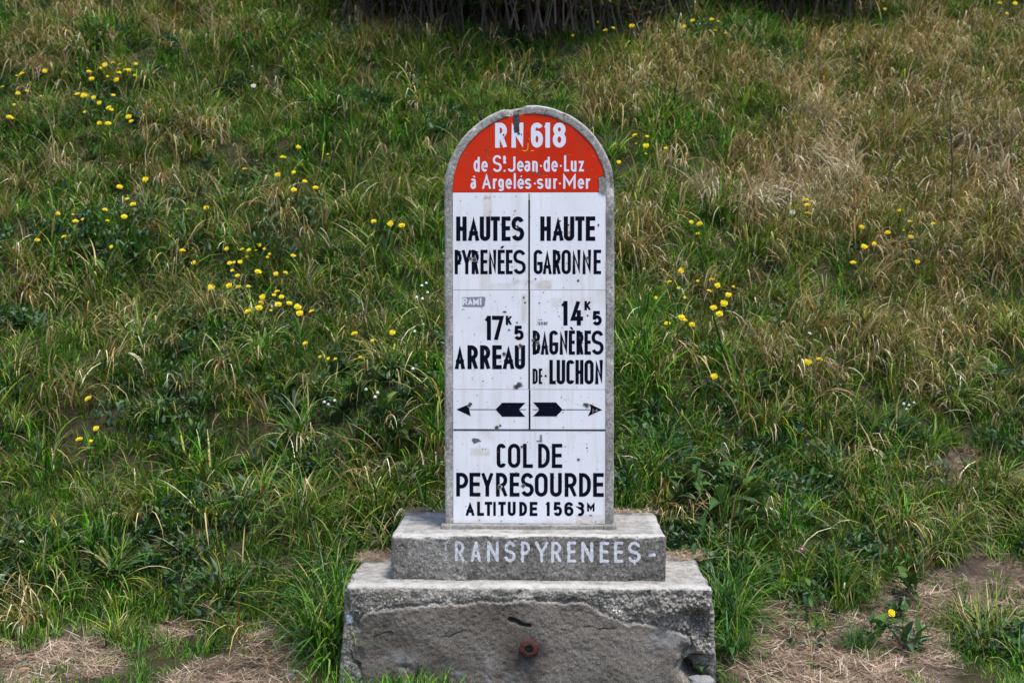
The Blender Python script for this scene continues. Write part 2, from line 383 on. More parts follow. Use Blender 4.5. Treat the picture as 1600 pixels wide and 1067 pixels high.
V = V + rad * (0.0022 * dn + 0.0025 * dn2)[:, None] * notfield[:, None]
V[:, 1] += 0.0016 * fbm(V * 55, 2) * notfield
# the broken notch at the crown and the broken corner on the right
def gouge(V, c, r, d, fl=1.0):
    q = np.exp(-(((V[:, 0] - c[0]) / r[0]) ** 2 + ((V[:, 1] - c[1]) / r[1]) ** 2 + ((V[:, 2] - c[2]) / r[2]) ** 2) ** 2)
    return V + q[:, None] * np.array(d)[None, :] * (1 + 0.5 * fbm(V * 80, 2))[:, None] * notfield[:, None]
V = gouge(V, (lx(808), 0.0, lz(172)), (0.030, 0.05, 0.03), (0, 0.012, -0.014))
V = gouge(V, (lx(797), 0.0, lz(176)), (0.018, 0.03, 0.02), (0, 0.01, -0.01))
V = gouge(V, (lx(958), 0.0, lz(292)), (0.02, 0.03, 0.035), (-0.012, 0.008, 0))
V = gouge(V, (lx(956), 0.0, lz(560)), (0.01, 0.02, 0.02), (-0.006, 0.004, 0))
V = gouge(V, (lx(697), 0.0, lz(700)), (0.01, 0.02, 0.03), (0.006, 0.004, 0))
slab = link('slab', mesh_from('slab', V, Fq, M_CONC), ROOT)
bmx = bmesh.new(); bmx.from_mesh(slab.data); bmesh.ops.recalc_face_normals(bmx, faces=bmx.faces); bmx.to_mesh(slab.data); bmx.free()

# ---- enamel panels
PY = -0.001       # panel face plane (local y); rim stands at about -0.005
def grid_panel(name, x0, x1, z0, z1, m, stain=None, step=0.006):
    nx = max(2, int((x1 - x0) / step)); nz = max(2, int((z1 - z0) / step))
    X = np.linspace(x0, x1, nx + 1); Z = np.linspace(z0, z1, nz + 1); A, B = np.meshgrid(X, Z)
    v = np.stack([A, np.full_like(A, PY), B], -1).reshape(-1, 3)
    i = np.arange((nx + 1) * (nz + 1)).reshape(nz + 1, nx + 1)
    f = np.stack([i[:-1, :-1], i[:-1, 1:], i[1:, 1:], i[1:, :-1]], -1).reshape(-1, 4).tolist()
    # rim of the sheet going back
    loop = list(i[0, :]) + list(i[1:, -1]) + list(i[-1, -2::-1]) + list(i[-2:0:-1, 0]); b = len(v)
    back = v[loop].copy(); back[:, 1] = 0.0085; v = np.concatenate([v, back])
    L = len(loop)
    for k in range(L): f.append((loop[k], b + k, b + (k + 1) % L, loop[(k + 1) % L]))
    s = np.zeros(len(v))
    if stain: s = stain(v[:, 0], v[:, 2])
    return link(name, mesh_from(name, v, f, m, {'stain': s}), ROOT)
def boxm(X, Z, x0, x1, y0, y1, soft=0.004):
    """soft box mask in photo pixels"""
    a, b, c, d = lx(x0), lx(x1), lz(y1), lz(y0)
    return smooth(a - soft, a + soft, X) * (1 - smooth(b - soft, b + soft, X)) * smooth(c - soft, c + soft, Z) * (1 - smooth(d - soft, d + soft, Z))
def stain_a(X, Z):
    s = boxm(X, Z, 755, 767, 305, 345) * (0.5 + 0.5 * fbm(np.stack([X * 60, X * 0, Z * 25], -1), 2)) * 0.9
    s += boxm(X, Z, 757, 768, 308, 313, 0.002) * 0.9
    s += boxm(X, Z, 800, 862, 438, 452) * 0.75 * smooth(-0.5, 0.4, n2(X, Z, 30, 4)) + boxm(X, Z, 766, 800, 443, 452) * 0.35
    s += boxm(X, Z, 884, 893, 350, 372) * 0.6 + boxm(X, Z, 750, 766, 395, 452, 0.006) * 0.3
    return np.clip(s, 0, 1)
def stain_b(X, Z): return np.clip(boxm(X, Z, 815, 823, 460, 505) * .5 + boxm(X, Z, 862, 878, 466, 480) * .4 + 0.3 * smooth(0.25, 0.6, n2(X, Z, 9, 6)), 0, 1)
def stain_c(X, Z): return np.clip(boxm(X, Z, 735, 765, 700, 712) * .5 + boxm(X, Z, 900, 945, 804, 818) * .6 + boxm(X, Z, 707, 946, 813, 818) * .35 + 0.35 * smooth(0.25, 0.6, n2(X, Z, 8, 9)), 0, 1)
GAP = 0.0016
xl, xr = -HI + 0.0012, HI - 0.0012
p1 = grid_panel('enamel_panel', xl, xr, lz(453) + GAP / 2, lz(302) - GAP / 2, M_ENWHITE, stain_a); tag(p1, 'white enamel panel reading HAUTES PYRENÉES and HAUTE GARONNE')
p2 = grid_panel('enamel_panel', xl, xr, lz(608) + GAP / 2, lz(453) - GAP / 2, M_ENWHITE, stain_b); tag(p2, 'white enamel panel with the distances to ARREAU and BAGNÈRES DE LUCHON')
p3 = grid_panel('enamel_panel', xl, xr, lz(671.5) + GAP / 2, lz(608) - GAP / 2, M_ENWHITE, None); tag(p3, 'white enamel panel with two navy arrows')
p4 = grid_panel('enamel_panel', xl, xr, lz(818) + GAP / 2, lz(671.5) - GAP / 2, M_ENWHITE, stain_c); tag(p4, 'white enamel panel reading COL DE PEYRESOURDE')
# the red half-round panel with its broken corner
dm = [(xl * math.cos(math.pi * k / 72) * 1.0, zc + (HI - 0.0012) * math.sin(math.pi * k / 72)) for k in range(73)]
dm = [(x, z) for x, z in dm if z > lz(302) + GAP / 2 and not (x > lx(938) and z < lz(279))]
edge = [(lx(940), lz(277)), (lx(936.5), lz(279.5)), (lx(933.5), lz(279)), (lx(934), lz(284)), (lx(936), lz(291)), (lx(934.5), lz(300.5)), (lx(934.5), lz(302) + GAP / 2)]
outl = dm + edge + [(xl, lz(302) + GAP / 2)]
nn = len(outl); v = [(x, PY, z) for x, z in outl] + [(x, 0.0085, z) for x, z in outl]
f = [tuple(range(nn))] + [(k, nn + k, nn + (k + 1) % nn, (k + 1) % nn) for k in range(nn)]
meR = mesh_from('red_panel', v, f, M_ENRED)
bmx = bmesh.new(); bmx.from_mesh(meR); bmesh.ops.recalc_face_normals(bmx, faces=bmx.faces); bmesh.ops.triangulate(bmx, faces=bmx.faces[:]); bmx.to_mesh(meR); bmx.free()
p0 = link('enamel_panel', meR, ROOT); tag(p0, 'red half-round enamel panel reading RN 618')

# ---- stroke lettering
def arc(cx, cy, rx, ry, a0, a1, n=14):
    return [(cx + rx * math.cos(R(a0 + (a1 - a0) * k / n)), cy + ry * math.sin(R(a0 + (a1 - a0) * k / n))) for k in range(n + 1)]
def G(ch, w, h):
    """centre lines in a w x h box, y up; 's' square ends, 'b' butt ends"""
    r = w / 2; L = []
    bowl = lambda y0, y1, x1=w: [(0, y1)] + [(x1 - (y1 - y0) / 2 * 0.85, y1)] + arc(x1 - (y1 - y0) / 2 * 0.85, (y0 + y1) / 2, (y1 - y0) / 2 * 0.85, (y1 - y0) / 2, 90, -90)[1:] + [(0, y0)]
    if ch == 'H': L = [[(0, 0), (0, h)], [(w, 0), (w, h)], [(0, h / 2), (w, h / 2)]]
    elif ch == 'A': L = [[(0, 0), (w / 2, h), (w, 0)], [(w * .18, h * .27), (w * .82, h * .27)]]
    elif ch == 'U': L = [[(0, h), (0, r)] + arc(r, r, r, r, 180, 360)[1:] + [(w, h)]]
    elif ch == 'T': L = [[(0, h), (w, h)], [(w / 2, 0), (w / 2, h)]]
    elif ch == 'E': L = [[(w, h), (0, h), (0, 0), (w, 0)], [(0, h * .52), (w * .9, h * .52)]]
    elif ch == 'L': L = [[(0, h), (0, 0), (w, 0)]]
    elif ch == 'I': L = [[(w / 2, 0), (w / 2, h)]]
    elif ch == 'M': L = [[(0, 0), (0, h), (w / 2, h * .25), (w, h), (w, 0)]]
    elif ch == 'N': L = [[(0, 0), (0, h), (w, 0), (w, h)]]
    elif ch == 'Y': L = [[(0, h), (w / 2, h * .42), (w, h)], [(w / 2, 0), (w / 2, h * .42)]]
    elif ch == 'K': L = [[(0, 0), (0, h)], [(w, h), (w * .05, h * .42)], [(w * .3, h * .58), (w, 0)]]
    elif ch == 'Z' or ch == 'z': L = [[(0, h), (w, h), (0, 0), (w, 0)]]
    elif ch == 'O':
        ry = min(h / 2, r * 1.15); L = [arc(r, h - ry, r, ry, 180, 0) + arc(r, ry, r, ry, 0, -180) + [(0, h - ry)]]
    elif ch == 'C': ry = min(h / 2, r * 1.15); L = [('b', arc(r, h - ry, r, ry, 12, 180) + arc(r, ry, r, ry, 180, 348))]
    elif ch == 'G': ry = min(h / 2, r * 1.15); L = [('b', arc(r, h - ry, r, ry, 15, 180) + arc(r, ry, r, ry, 180, 360) + [(w, h * .43)]), [(w * .62, h * .43), (w, h * .43)]]
    elif ch == 'P': L = [[(0, 0), (0, h)], ('b', bowl(h * .40, h))]
    elif ch == 'R': L = [[(0, 0), (0, h)], ('b', bowl(h * .46, h)), [(w * .5, h * .46), (w, 0)]]
    elif ch == 'B': L = [[(0, 0), (0, h)], ('b', bowl(h * .54, h, w * .93)), ('b', bowl(0, h * .54))]
    elif ch == 'D':
        rr = min(w, h / 2); L = [[(0, 0), (0, h)], ('b', [(0, h), (w - rr * .8, h)] + arc(w - rr * .8, h - rr, rr * .8, rr, 90, 0)[1:] + arc(w - rr * .8, rr, rr * .8, rr, 0, -90) + [(0, 0)])]
    elif ch == 'S' or ch == 's':
        q = h / 4; L = [('b', arc(r, h - q, r * .98, q, 22, 180, 14) + arc(r, h - q, r * .98, q, 180, 235, 5)[1:] + arc(r, q, r, q, 55, 0, 5) + arc(r, q, r, q, 0, -158, 14)[1:])]
    elif ch == 'J': L = [('b', [(w, h), (w, r)] + arc(r, r, r, r, 0, -165)[1:])]
    elif ch == '1': L = [[(w, 0), (w, h)], ('b', [(w, h), (w * .55, h * .93), (0, h * .84)])]
    elif ch == '7': L = [[(0, h), (w, h), (w * .3, 0)]]
    elif ch == '4': L = [[(w, h * .24), (0, h * .24), (w * .62, h)], [(w * .75, 0), (w * .75, h * .55)]]
    elif ch == '5': L = [('b', [(w * .95, h), (w * .12, h), (w * .06, h * .52)] + arc(r, h * .31, r, h * .31, 140, -155, 18)[0:])]
    elif ch == '6': L = [arc(r, h * .30, r, h * .30, 0, 360, 24), ('b', arc(r, h - r * 1.1, r, r * 1.1, 20, 180, 12) + [(0, h * .3)])]
    elif ch == '8': L = [arc(r, h * .275, r, h * .275, 0, 360, 24), arc(r, h * .775, r * .9, h * .225, 0, 360, 24)]
    elif ch == '3': L = [('b', arc(r, h * .765, r * .92, h * .235, 118, -70, 14) + arc(r, h * .28, r, h * .28, 75, -118, 16))]
    elif ch == 'd': L = [[(w, 0), (w, h)], arc(w / 2, h * .375, w / 2, h * .375, 0, 360, 24)]
    elif ch == 'e': L = [('b', [(0, h * .5), (w, h * .5)] + arc(r, h / 2, r, h / 2, 0, 318, 22)[1:])]
    elif ch == 'a': L = [('b', [(w, 0), (w, h - r)] + arc(r, h - r * .8, r, r * .8, 0, 155, 10)), arc(r * .95, h * .29, r * .95, h * .29, 0, 360, 20)]
    elif ch == 'n': L = [[(0, 0), (0, h)], [(0, h - r)] + arc(r, h - r, r, r, 180, 0)[1:] + [(w, 0)]]
    elif ch == 'u': L = [[(w, 0), (w, h)], [(0, h), (0, r)] + arc(r, r, r, r, 180, 360)[1:]]
    elif ch == 'r': L = [[(0, 0), (0, h)], ('b', [(0, h - w)] + arc(w, h - w, w, w, 180, 90, 8))]
    elif ch == 'g': L = [arc(r, h * .655, r, h * .345, 0, 360, 24), ('b', [(w, h), (w, r * .6)] + arc(r, r * .6, r, r * .6, 0, -160, 10))]
    elif ch == 'l': L = [[(w / 2, 0), (w / 2, h)]]
    elif ch == 't': L = [[(w * .35, h), (w * .35, 0), (w, 0)], [(0, h * .72), (w * .9, h * .72)]]
    return L
def ribbon(pts, t, square=True):
    P = [np.array(p, float) for p in pts]; Q = [P[0]]
    for p in P[1:]:
        if np.linalg.norm(p - Q[-1]) > 1e-7: Q.append(p)
    P = Q; closed = np.linalg.norm(P[0] - P[-1]) < 1e-6
    if closed: P = P[:-1]
    n = len(P); A, B = [], []
    if square and not closed:
        d = P[1] - P[0]; P[0] = P[0] - d / np.linalg.norm(d) * t / 2
        d = P[-1] - P[-2]; P[-1] = P[-1] + d / np.linalg.norm(d) * t / 2
    for k in range(n):
        a = P[k - 1] if (k > 0 or closed) else None; b = P[(k + 1) % n] if (k < n - 1 or closed) else None
        d1 = (P[k] - a) if a is not None else (b - P[k]); d2 = (b - P[k]) if b is not None else d1
        d1 = d1 / np.linalg.norm(d1); d2 = d2 / np.linalg.norm(d2)
        n1 = np.array([-d1[1], d1[0]]); n2v = np.array([-d2[1], d2[0]]); m = n1 + n2v; L = np.linalg.norm(m)
        m = m / L if L > 1e-6 else n1; s = 1 / max(0.22, float(np.dot(m, n1)))
        A.append(P[k] + m * s * t / 2); B.append(P[k] - m * s * t / 2)
    q = [(k, (k + 1) % n) for k in range(n if closed else n - 1)]
    return A, B, q
class Lettering:
    def __init__(s): s.v = []; s.f = []; s.lay = 0
    def poly(s, pts, y=None):
        """a filled polygon in photo pixels (convex or simple)"""
        b = len(s.v); y = PY - 0.0004 - 0.00004 * (s.lay % 6) if y is None else y; s.lay += 1
        s.v += [(lx(px), y, lz(py)) for px, py in pts]; s.f.append(tuple(range(b, b + len(pts))))
    def glyph(s, ch, x0, x1, yt, yb, t):
        W, H = (x1 - x0), (yb - yt)
        for st in G(ch, max(W - t, 0.01), H - t):
            sq = True
            if isinstance(st, tuple): sq = False; st = st[1]
            A, B, q = ribbon(st, t, sq); y = PY - 0.0004 - 0.00004 * (s.lay % 6); s.lay += 1; b = len(s.v)
            for a, c in zip(A, B):
                for p in (a, c):
                    X = min(max(p[0] + t / 2, -0.2), W + 0.2); Y = min(max(p[1] + t / 2, 0), H)
                    s.v.append((lx(x0 + X), y, lz(yb - Y)))
            for k, j in q: s.f.append((b + 2 * k, b + 2 * k + 1, b + 2 * j + 1, b + 2 * j))
    def crop(s, items, ox, oy, sc, yt, yb, t):
        for it in items:
            ch, a, b = it[:3]; top, bot = (it[3], it[4]) if len(it) > 3 else (yt, yb)
            s.glyph(ch, ox + a * sc, ox + b * sc, oy + top * sc, oy + bot * sc, t)
    def dot(s, px, py, r, ry=None):
        ry = ry or r; s.poly([(px + r * math.cos(a), py + ry * math.sin(a)) for a in np.linspace(0, 2 * math.pi, 11)[:-1]])
    def rect(s, x0, x1, y0, y1): s.poly([(x0, y0), (x1, y0), (x1, y1), (x0, y1)])
    def build(s, name, m, parent):
        me = mesh_from(name, s.v, s.f, m); return link(name, me, parent)
def jitter_blob(px, py, r, n=11, am=0.35, ry=None):
    ry = ry or r
    return [(px + r * (1 + am * random.uniform(-1, 1)) * math.cos(a), py + ry * (1 + am * random.uniform(-1, 1)) * math.sin(a)) for a in np.linspace(0, 2 * math.pi, n + 1)[:-1]]

# red panel
T = Lettering(); c1 = (680, 150, .1875)
T.crop([('R', 500, 598), ('N', 635, 735), ('6', 797, 897), ('1', 905, 955), ('8', 978, 1087)], *c1, 238, 443, 7.2)
c7 = (730, 235, .125)
T.crop([('d', 82, 158, 98, 281), ('e', 178, 258, 148, 281), ('S', 320, 432, 76, 284), ('t', 448, 487, 84, 180), ('J', 505, 603, 80, 283), ('e', 622, 705, 148, 281), ('a', 713, 787, 148, 281), ('n', 812, 880, 148, 279),
        ('d', 952, 1030, 98, 281), ('e', 1050, 1130, 148, 281), ('L', 1208, 1270, 80, 279), ('u', 1293, 1362, 148, 281), ('z', 1390, 1455, 150, 279)], *c7, 0, 0, 3.3)
T.crop([('a', 42, 110, 365, 494), ('A', 188, 298, 298, 492), ('r', 322, 383, 365, 492), ('g', 388, 458, 365, 520), ('e', 480, 560, 365, 494), ('l', 582, 606, 298, 492), ('e', 627, 712, 365, 494), ('s', 720, 800, 365, 494),
        ('s', 870, 950, 365, 494), ('u', 975, 1043, 365, 494), ('r', 1075, 1134, 365, 492), ('M', 1198, 1352, 298, 492), ('e', 1378, 1458, 365, 494), ('r', 1480, 1546, 365, 492)], *c7, 0, 0, 3.3)
for a, b in ((467, 270), (920, 210), (1168, 210), (845, 428), (1157, 428)): T.dot(730 + a * .125, 235 + b * .125, 1.6)
T.poly([(738.6, 277.2), (741.0, 275.8), (743.2, 278.6), (742, 279.4)]); T.poly([(812.4, 278.2), (815, 275.6), (815.8, 276.8), (813.8, 279.2)])
T.build('lettering', M_LWHITE, p0)
T = Lettering()   # yellow scribble under the N
for pts in ([(824.3, 226), (825.6, 226), (825.4, 235), (823.8, 237.5), (822.8, 236.6), (824.2, 234)], [(815, 236.2), (819, 237.6), (823, 237), (822.6, 238.6), (818, 239)], [(829, 237.6), (834, 236.6), (834, 238.2), (830, 239)], [(826, 218.5), (827.4, 219), (826.6, 221)]): T.poly(pts, PY - 0.0009)
T.build('paint_scribble', M_YELLOWP, p0)
# the strip of missing enamel under the crown, showing dark mortar
strip = [(802.2, 182), (811, 181.3), (811.6, 186), (812.6, 190), (811.2, 199), (811.8, 207), (809.8, 210.6), (806.5, 209.8), (804, 210.4), (802.6, 204), (803.2, 195), (801.4, 189)]
def slabby(name, pts, y0, y1, m, parent, rough=0.0):
    v = [(lx(a), y0, lz(b)) for a, b in pts] + [(lx(a), y1, lz(b)) for a, b in pts]; n = len(pts)
    f = [tuple(range(n))] + [(k, n + k, n + (k + 1) % n, (k + 1) % n) for k in range(n)]
    me = mesh_from(name, v, f, m); b = bmesh.new(); b.from_mesh(me); bmesh.ops.recalc_face_normals(b, faces=b.faces); b.to_mesh(me); b.free()
    return link(name, me, parent)
slabby('mortar_scar', strip, PY - 0.0012, PY + 0.001, M_DARKCONC, p0)
slabby('mortar_scar', [(934.2, 279.6), (942, 278), (945.6, 281), (946.8, 290), (950, 297), (949, 304.5), (941, 305.6), (938.5, 302.8), (934.9, 302), (935.5, 290)], PY - 0.003, PY + 0.006, M_MORTAR, p0)
# panel 1
T = Lettering(); c2 = (680, 300, .1875)
T.crop([('H', 175, 263), ('A', 273, 368), ('U', 372, 460), ('T', 463, 540), ('E', 553, 628), ('S', 635, 742), ('H', 875, 963), ('A', 975, 1070), ('U', 1070, 1158), ('T', 1165, 1243), ('E', 1253, 1332)], *c2, 209, 411, 6.6)
T.crop([('P', 162, 222), ('Y', 222, 305), ('R', 304, 364), ('E', 377, 437), ('N', 446, 510), ('E', 521, 580), ('E', 589, 646), ('S', 650, 755), ('G', 820, 896), ('A', 896, 971), ('R', 979, 1045), ('O', 1052, 1130), ('N', 1142, 1210), ('N', 1226, 1298), ('E', 1318, 1381)], *c2, 484, 686, 5.1)
T.poly([(680 + a * .1875, 300 + b * .1875) for a, b in ((541, 474), (556, 452), (579, 452), (560, 474))])
T.rect(825.4, 828.0, 313.5, 452.6)
T.build('lettering', M_NAVY, p1)
T = Lettering(); T.rect(825.6, 827.8, 303.5, 313.4); T.build('worn_divider', M_JOINT, p1)
# panel 2
T = Lettering(); c3 = (680, 450, .1875)
T.crop([('1', 408, 465, 230, 433), ('7', 473, 573, 230, 433), ('1', 1046, 1103, 108, 311), ('4', 1125, 1232, 108, 311)], *c3, 0, 0, 6.5)
T.crop([('K', 588, 638, 230, 307), ('K', 1243, 1295, 108, 185)], *c3, 0, 0, 3.9)
T.crop([('5', 657, 738, 312, 433), ('5', 1309, 1388, 190, 311)], *c3, 0, 0, 5.2)
T.dot(795.3, 515.2, 1.5); T.dot(918.1, 492.8, 1.5)
T.crop([('A', 162, 248), ('R', 268, 356), ('R', 373, 459), ('E', 475, 555), ('A', 562, 660), ('U', 663, 750)], *c3, 475, 674, 6.6)
T.crop([('B', 812, 877), ('A', 880, 945), ('G', 951, 1026), ('N', 1037, 1105), ('E', 1113, 1165), ('R', 1177, 1236), ('E', 1244, 1298), ('S', 1302, 1404)], *c3, 352, 553, 5.3)
T.poly([(680 + a * .1875, 450 + b * .1875) for a, b in ((1120, 322), (1138, 322), (1152, 346), (1136, 346))])
T.crop([('D', 812, 855), ('E', 863, 893)], *c3, 668, 797, 3.5); T.rect(851, 854.3, 585.3, 588.6)
T.crop([('L', 952, 1006), ('U', 1012, 1084), ('C', 1093, 1161), ('H', 1169, 1236), ('O', 1244, 1321), ('N', 1333, 1398)], *c3, 596, 798, 5.4)
T.rect(825.6, 828.2, 453.4, 607.6)
T.build('lettering', M_NAVY, p2)
# panel 3, the arrows
T = Lettering(); q = lambda pts: [(680 + a * .2155, 600 + b * .2155) for a, b in pts]
T.poly(q([(437, 183), (485, 133), (655, 133), (607, 183)])); T.lay -= 1; T.poly(q([(437, 183), (607, 183), (655, 235), (485, 235)]))
T.poly(q([(152, 183), (238, 146), (246, 183)])); T.lay -= 1; T.poly(q([(152, 183), (246, 183), (257, 232)]))
T.rect(732, 776, 638.9, 640.0); T.rect(809, 821.8, 638.9, 640.0)
T.poly(q([(710, 130), (877, 130), (925, 183), (757, 183)])); T.lay -= 1; T.poly(q([(757, 183), (925, 183), (877, 232), (710, 232)]))
T.poly(q([(1212, 183), (1122, 140), (1130, 183)])); T.lay -= 1; T.poly(q([(1212, 183), (1130, 183), (1107, 231)]))
T.rect(832.4, 845, 638.9, 640.0); T.rect(877, 924, 638.9, 640.0)
T.rect(826.2, 828.9, 608.6, 669.9); T.rect(708.2, 945.8, 670.0, 671.3)
T.build('arrows', M_NAVY, p3)
# panel 4
T = Lettering(); c4 = (680, 600, .2155)
T.rect(708.2, 945.8, 672.0, 672.9)
T.crop([('C', 445, 513), ('O', 527, 618), ('L', 637, 709), ('D', 747, 832), ('E', 847, 923)], *c4, 430, 606, 5.8)
T.crop([('P', 150, 238), ('E', 247, 327), ('Y', 333, 421), ('R', 440, 523), ('E', 540, 612), ('S', 622, 716), ('O', 723, 817), ('U', 834, 920), ('R', 940, 1028), ('D', 1045, 1131), ('E', 1147, 1225)], *c4, 642, 815, 6.0)
T.crop([('A', 218, 284), ('L', 302, 353), ('T', 358, 413), ('I', 420, 438), ('T', 457, 512), ('U', 526, 584), ('D', 610, 667), ('E', 686, 742), ('1', 798, 832), ('5', 858, 922), ('6', 938, 1005), ('3', 1017, 1084)], *c4, 853, 956, 4.7)
T.crop([('M', 1104, 1158, 853, 922)], *c4, 0, 0, 3.0); T.rect(921.2, 925.6, 804.2, 805.8)
T.build('lettering', M_NAVY, p4)

# chips, shot marks, sticker remains
def chips(parent, spots, rims=True):
    T = Lettering(); U = Lettering()
    for px, py, r in spots:
        if r > 1.6: U.poly(jitter_blob(px + random.uniform(-.4, .4) * r, py, r * 1.35, 12, 0.3), PY - 0.00085)
        T.poly(jitter_blob(px, py, r, 11 if r > 1 else 7, 0.35), PY - 0.0011)
    T.build('enamel_chips', M_CHIP, parent)['kind'] = 'stuff'
    if U.v: U.build('chipped_rims', M_CHIPRIM, parent)['kind'] = 'stuff'
rnd = lambda n, y0, y1, r=0.7: [(random.uniform(712, 942), random.uniform(y0, y1), random.uniform(0.25, r)) for _ in range(n)]
chips(p0, [(787, 213.5, 1.6), (811, 211.5, 2.0), (815, 213, 1.2), (841, 272.5, 2.0), (844.5, 271, 1.3), (812.5, 278.8, 1.5), (759.5, 236.5, 1.5), (794.5, 262, .9), (823, 220, .8), (764, 200, 1.2), (919, 234, 1.2), (886, 236, 1)]
      + [(a, b, r) for a, b, r in rnd(26, 205, 296, .7) if (a - 827) ** 2 + (b - 300) ** 2 < 112 ** 2])
chips(p1, [(735, 404.5, 2.2), (741.5, 406, 3.0), (804, 331, .9), (806, 308, .9), (805, 330, 1.0), (809, 355.5, 2.0), (874.5, 346, 1.6), (888, 352.5, 1.4), (889, 364, .9), (918, 403.5, 2.0), (934.5, 353, 1.6), (903, 438.5, 1.7), (837, 436, 1.3),
           (800, 417, 1.0), (756, 345, .8), (783, 351.5, .9), (765, 406.5, 1.6), (885.5, 411.5, .9), (850, 419, .7), (773, 308, .8), (744, 309, .7), (766, 332, .7)] + rnd(55, 306, 450))
chips(p2, [(813.5, 540, 2.8), (787.5, 552.5, 2.6), (812.5, 562, 1.6), (811, 601, 3.6), (806.5, 604, 3.0), (788, 487, 1.6), (833, 531, 1.9), (840, 535.5, 2.2), (838.5, 521.5, 1.5), (836.5, 526, 1.2), (762, 547, 1.3), (818.5, 465, 1.6), (820.5, 473, 1.5),
           (808, 503.5, 1.5), (770.5, 573.5, 1.3), (782, 564, .9), (769.5, 590.5, .9), (755, 595, 1.0), (814, 590, .9), (849, 457, 1), (843, 473.5, 1), (856.5, 471, .8), (918.3, 492.5, 1.1), (871.5, 487, .8), (870, 482, .6), (832.5, 538.5, 1.4)] + rnd(70, 456, 605, .8))
chips(p3, [(734.7, 631, 2.6), (732.5, 634, 2), (917, 633, 3.0), (914, 631.5, 2), (776, 667.7, 2.6), (781.5, 664.5, 1.7), (928, 641, 1.2), (932, 639.5, 1.1), (877.5, 620, .9), (880.5, 640, 1.0), (883, 623, .7), (880, 644, .9), (862.5, 636, .8), (795.5, 634.5, .8), (803.5, 657.5, .8), (880.5, 667, 1)] + rnd(35, 611, 668, .7))
chips(p4, [(780.5, 760.5, 3.0), (818, 758.5, 2.6), (815.5, 697.5, 1.8), (778, 705.5, 1.3), (904.5, 717.5, 1.9), (917.5, 699, 1.2), (917.5, 693, .8), (856, 800, 1.1), (807, 738.5, 1.4), (918.5, 704, .7), (754, 701, .9), (819, 748.5, 1), (884, 762, 1.2), (783, 814, 1.1), (749, 812.5, .9),
           (855, 676.5, .8), (824.5, 690, .8), (842, 707, 1.1), (883.5, 697, 1)] + rnd(60, 676, 815, .75))
T = Lettering()      # torn sticker scrap over COL DE, small grey sticker left of it
T.poly([(843.8, 679), (846.8, 678.4), (847.4, 690.5), (838, 689.2), (838.4, 687.6), (843.4, 687.4)], PY - 0.0009); T.build('sticker_scrap', simple('grey_sticker', (0.20, 0.20, 0.21), 0.8, 200, 0.4), p4)
T = Lettering(); T.poly([(736.5, 687), (739.5, 684), (746, 685), (752, 688.6), (745, 691), (740.5, 693)], PY - 0.0009); T.build('sticker_scrap', simple('dark_sticker', (0.12, 0.12, 0.13), 0.8, 300, 0.6), p4)
T = Lettering(); T.poly([(784.5, 487), (792, 486), (791, 488.3), (788, 488.8)], PY - 0.0009)
for k in range(14): a = random.uniform(721, 757); T.rect(a, a + random.uniform(.6, 3), 466 + random.uniform(0, 12), 0 + 466 + random.uniform(12.2, 13))
T.v = T.v[:4]; T.f = T.f[:1]; T.build('sticker_scrap', M_CHIP, p2)
# RAMI sticker: grey plate with pale letters; "snor" scrap
T = Lettering(); T.poly([(722, 464.5), (756.6, 463.6), (758.8, 466), (757, 478.5), (753.2, 479.4), (753, 484.6), (752.2, 479.4), (723, 479.2)], PY - 0.0006); T.build('sticker', simple('sticker_plate', (0.24, 0.24, 0.26), 0.7, 300, 0.6), p2)
T = Lettering(); T.lay = 0
for ch, a, b in (('R', 722.6, 730.4), ('A', 731, 738.4), ('M', 739.2, 748), ('I', 749.2, 752.6)): T.glyph(ch, a, b, 465.6, 476.6, 2.6)
T.v = [(x, y - 0.0006, z) for x, y, z in T.v]; T.build('sticker_lettering', M_LWHITE, p2)
T = Lettering()
for ch, a, b in (('s', 841, 844.4), ('n', 845.2, 848.8), ('a', 849.6, 852.6), ('r', 853.6, 856.4)): T.glyph(ch, a, b, 502.6, 507.6, 1.2)
for a, b in ((839.6, 503), (839.6, 506.4), (841, 499.6), (843, 499.8), (845.6, 498.8), (846, 499.8), (723, 482.8), (725, 483.8), (722.4, 484.4)): T.dot(a, b, .7)
T.build('sticker_lettering', M_CHIP, p2)['kind'] = 'stuff'
T = Lettering()      # scratched H on the right arrow head
for a, b, c, d in ((926.4, 638, 927.2, 644.6), (932.4, 637, 933.2, 643.4)): T.rect(a, c, b, d)
T.rect(926, 934.6, 640.6, 641.4); T.v = [(x, y - 0.0005, z) for x, y, z in T.v]; T.build('scratches', M_CHIPRIM, p3)

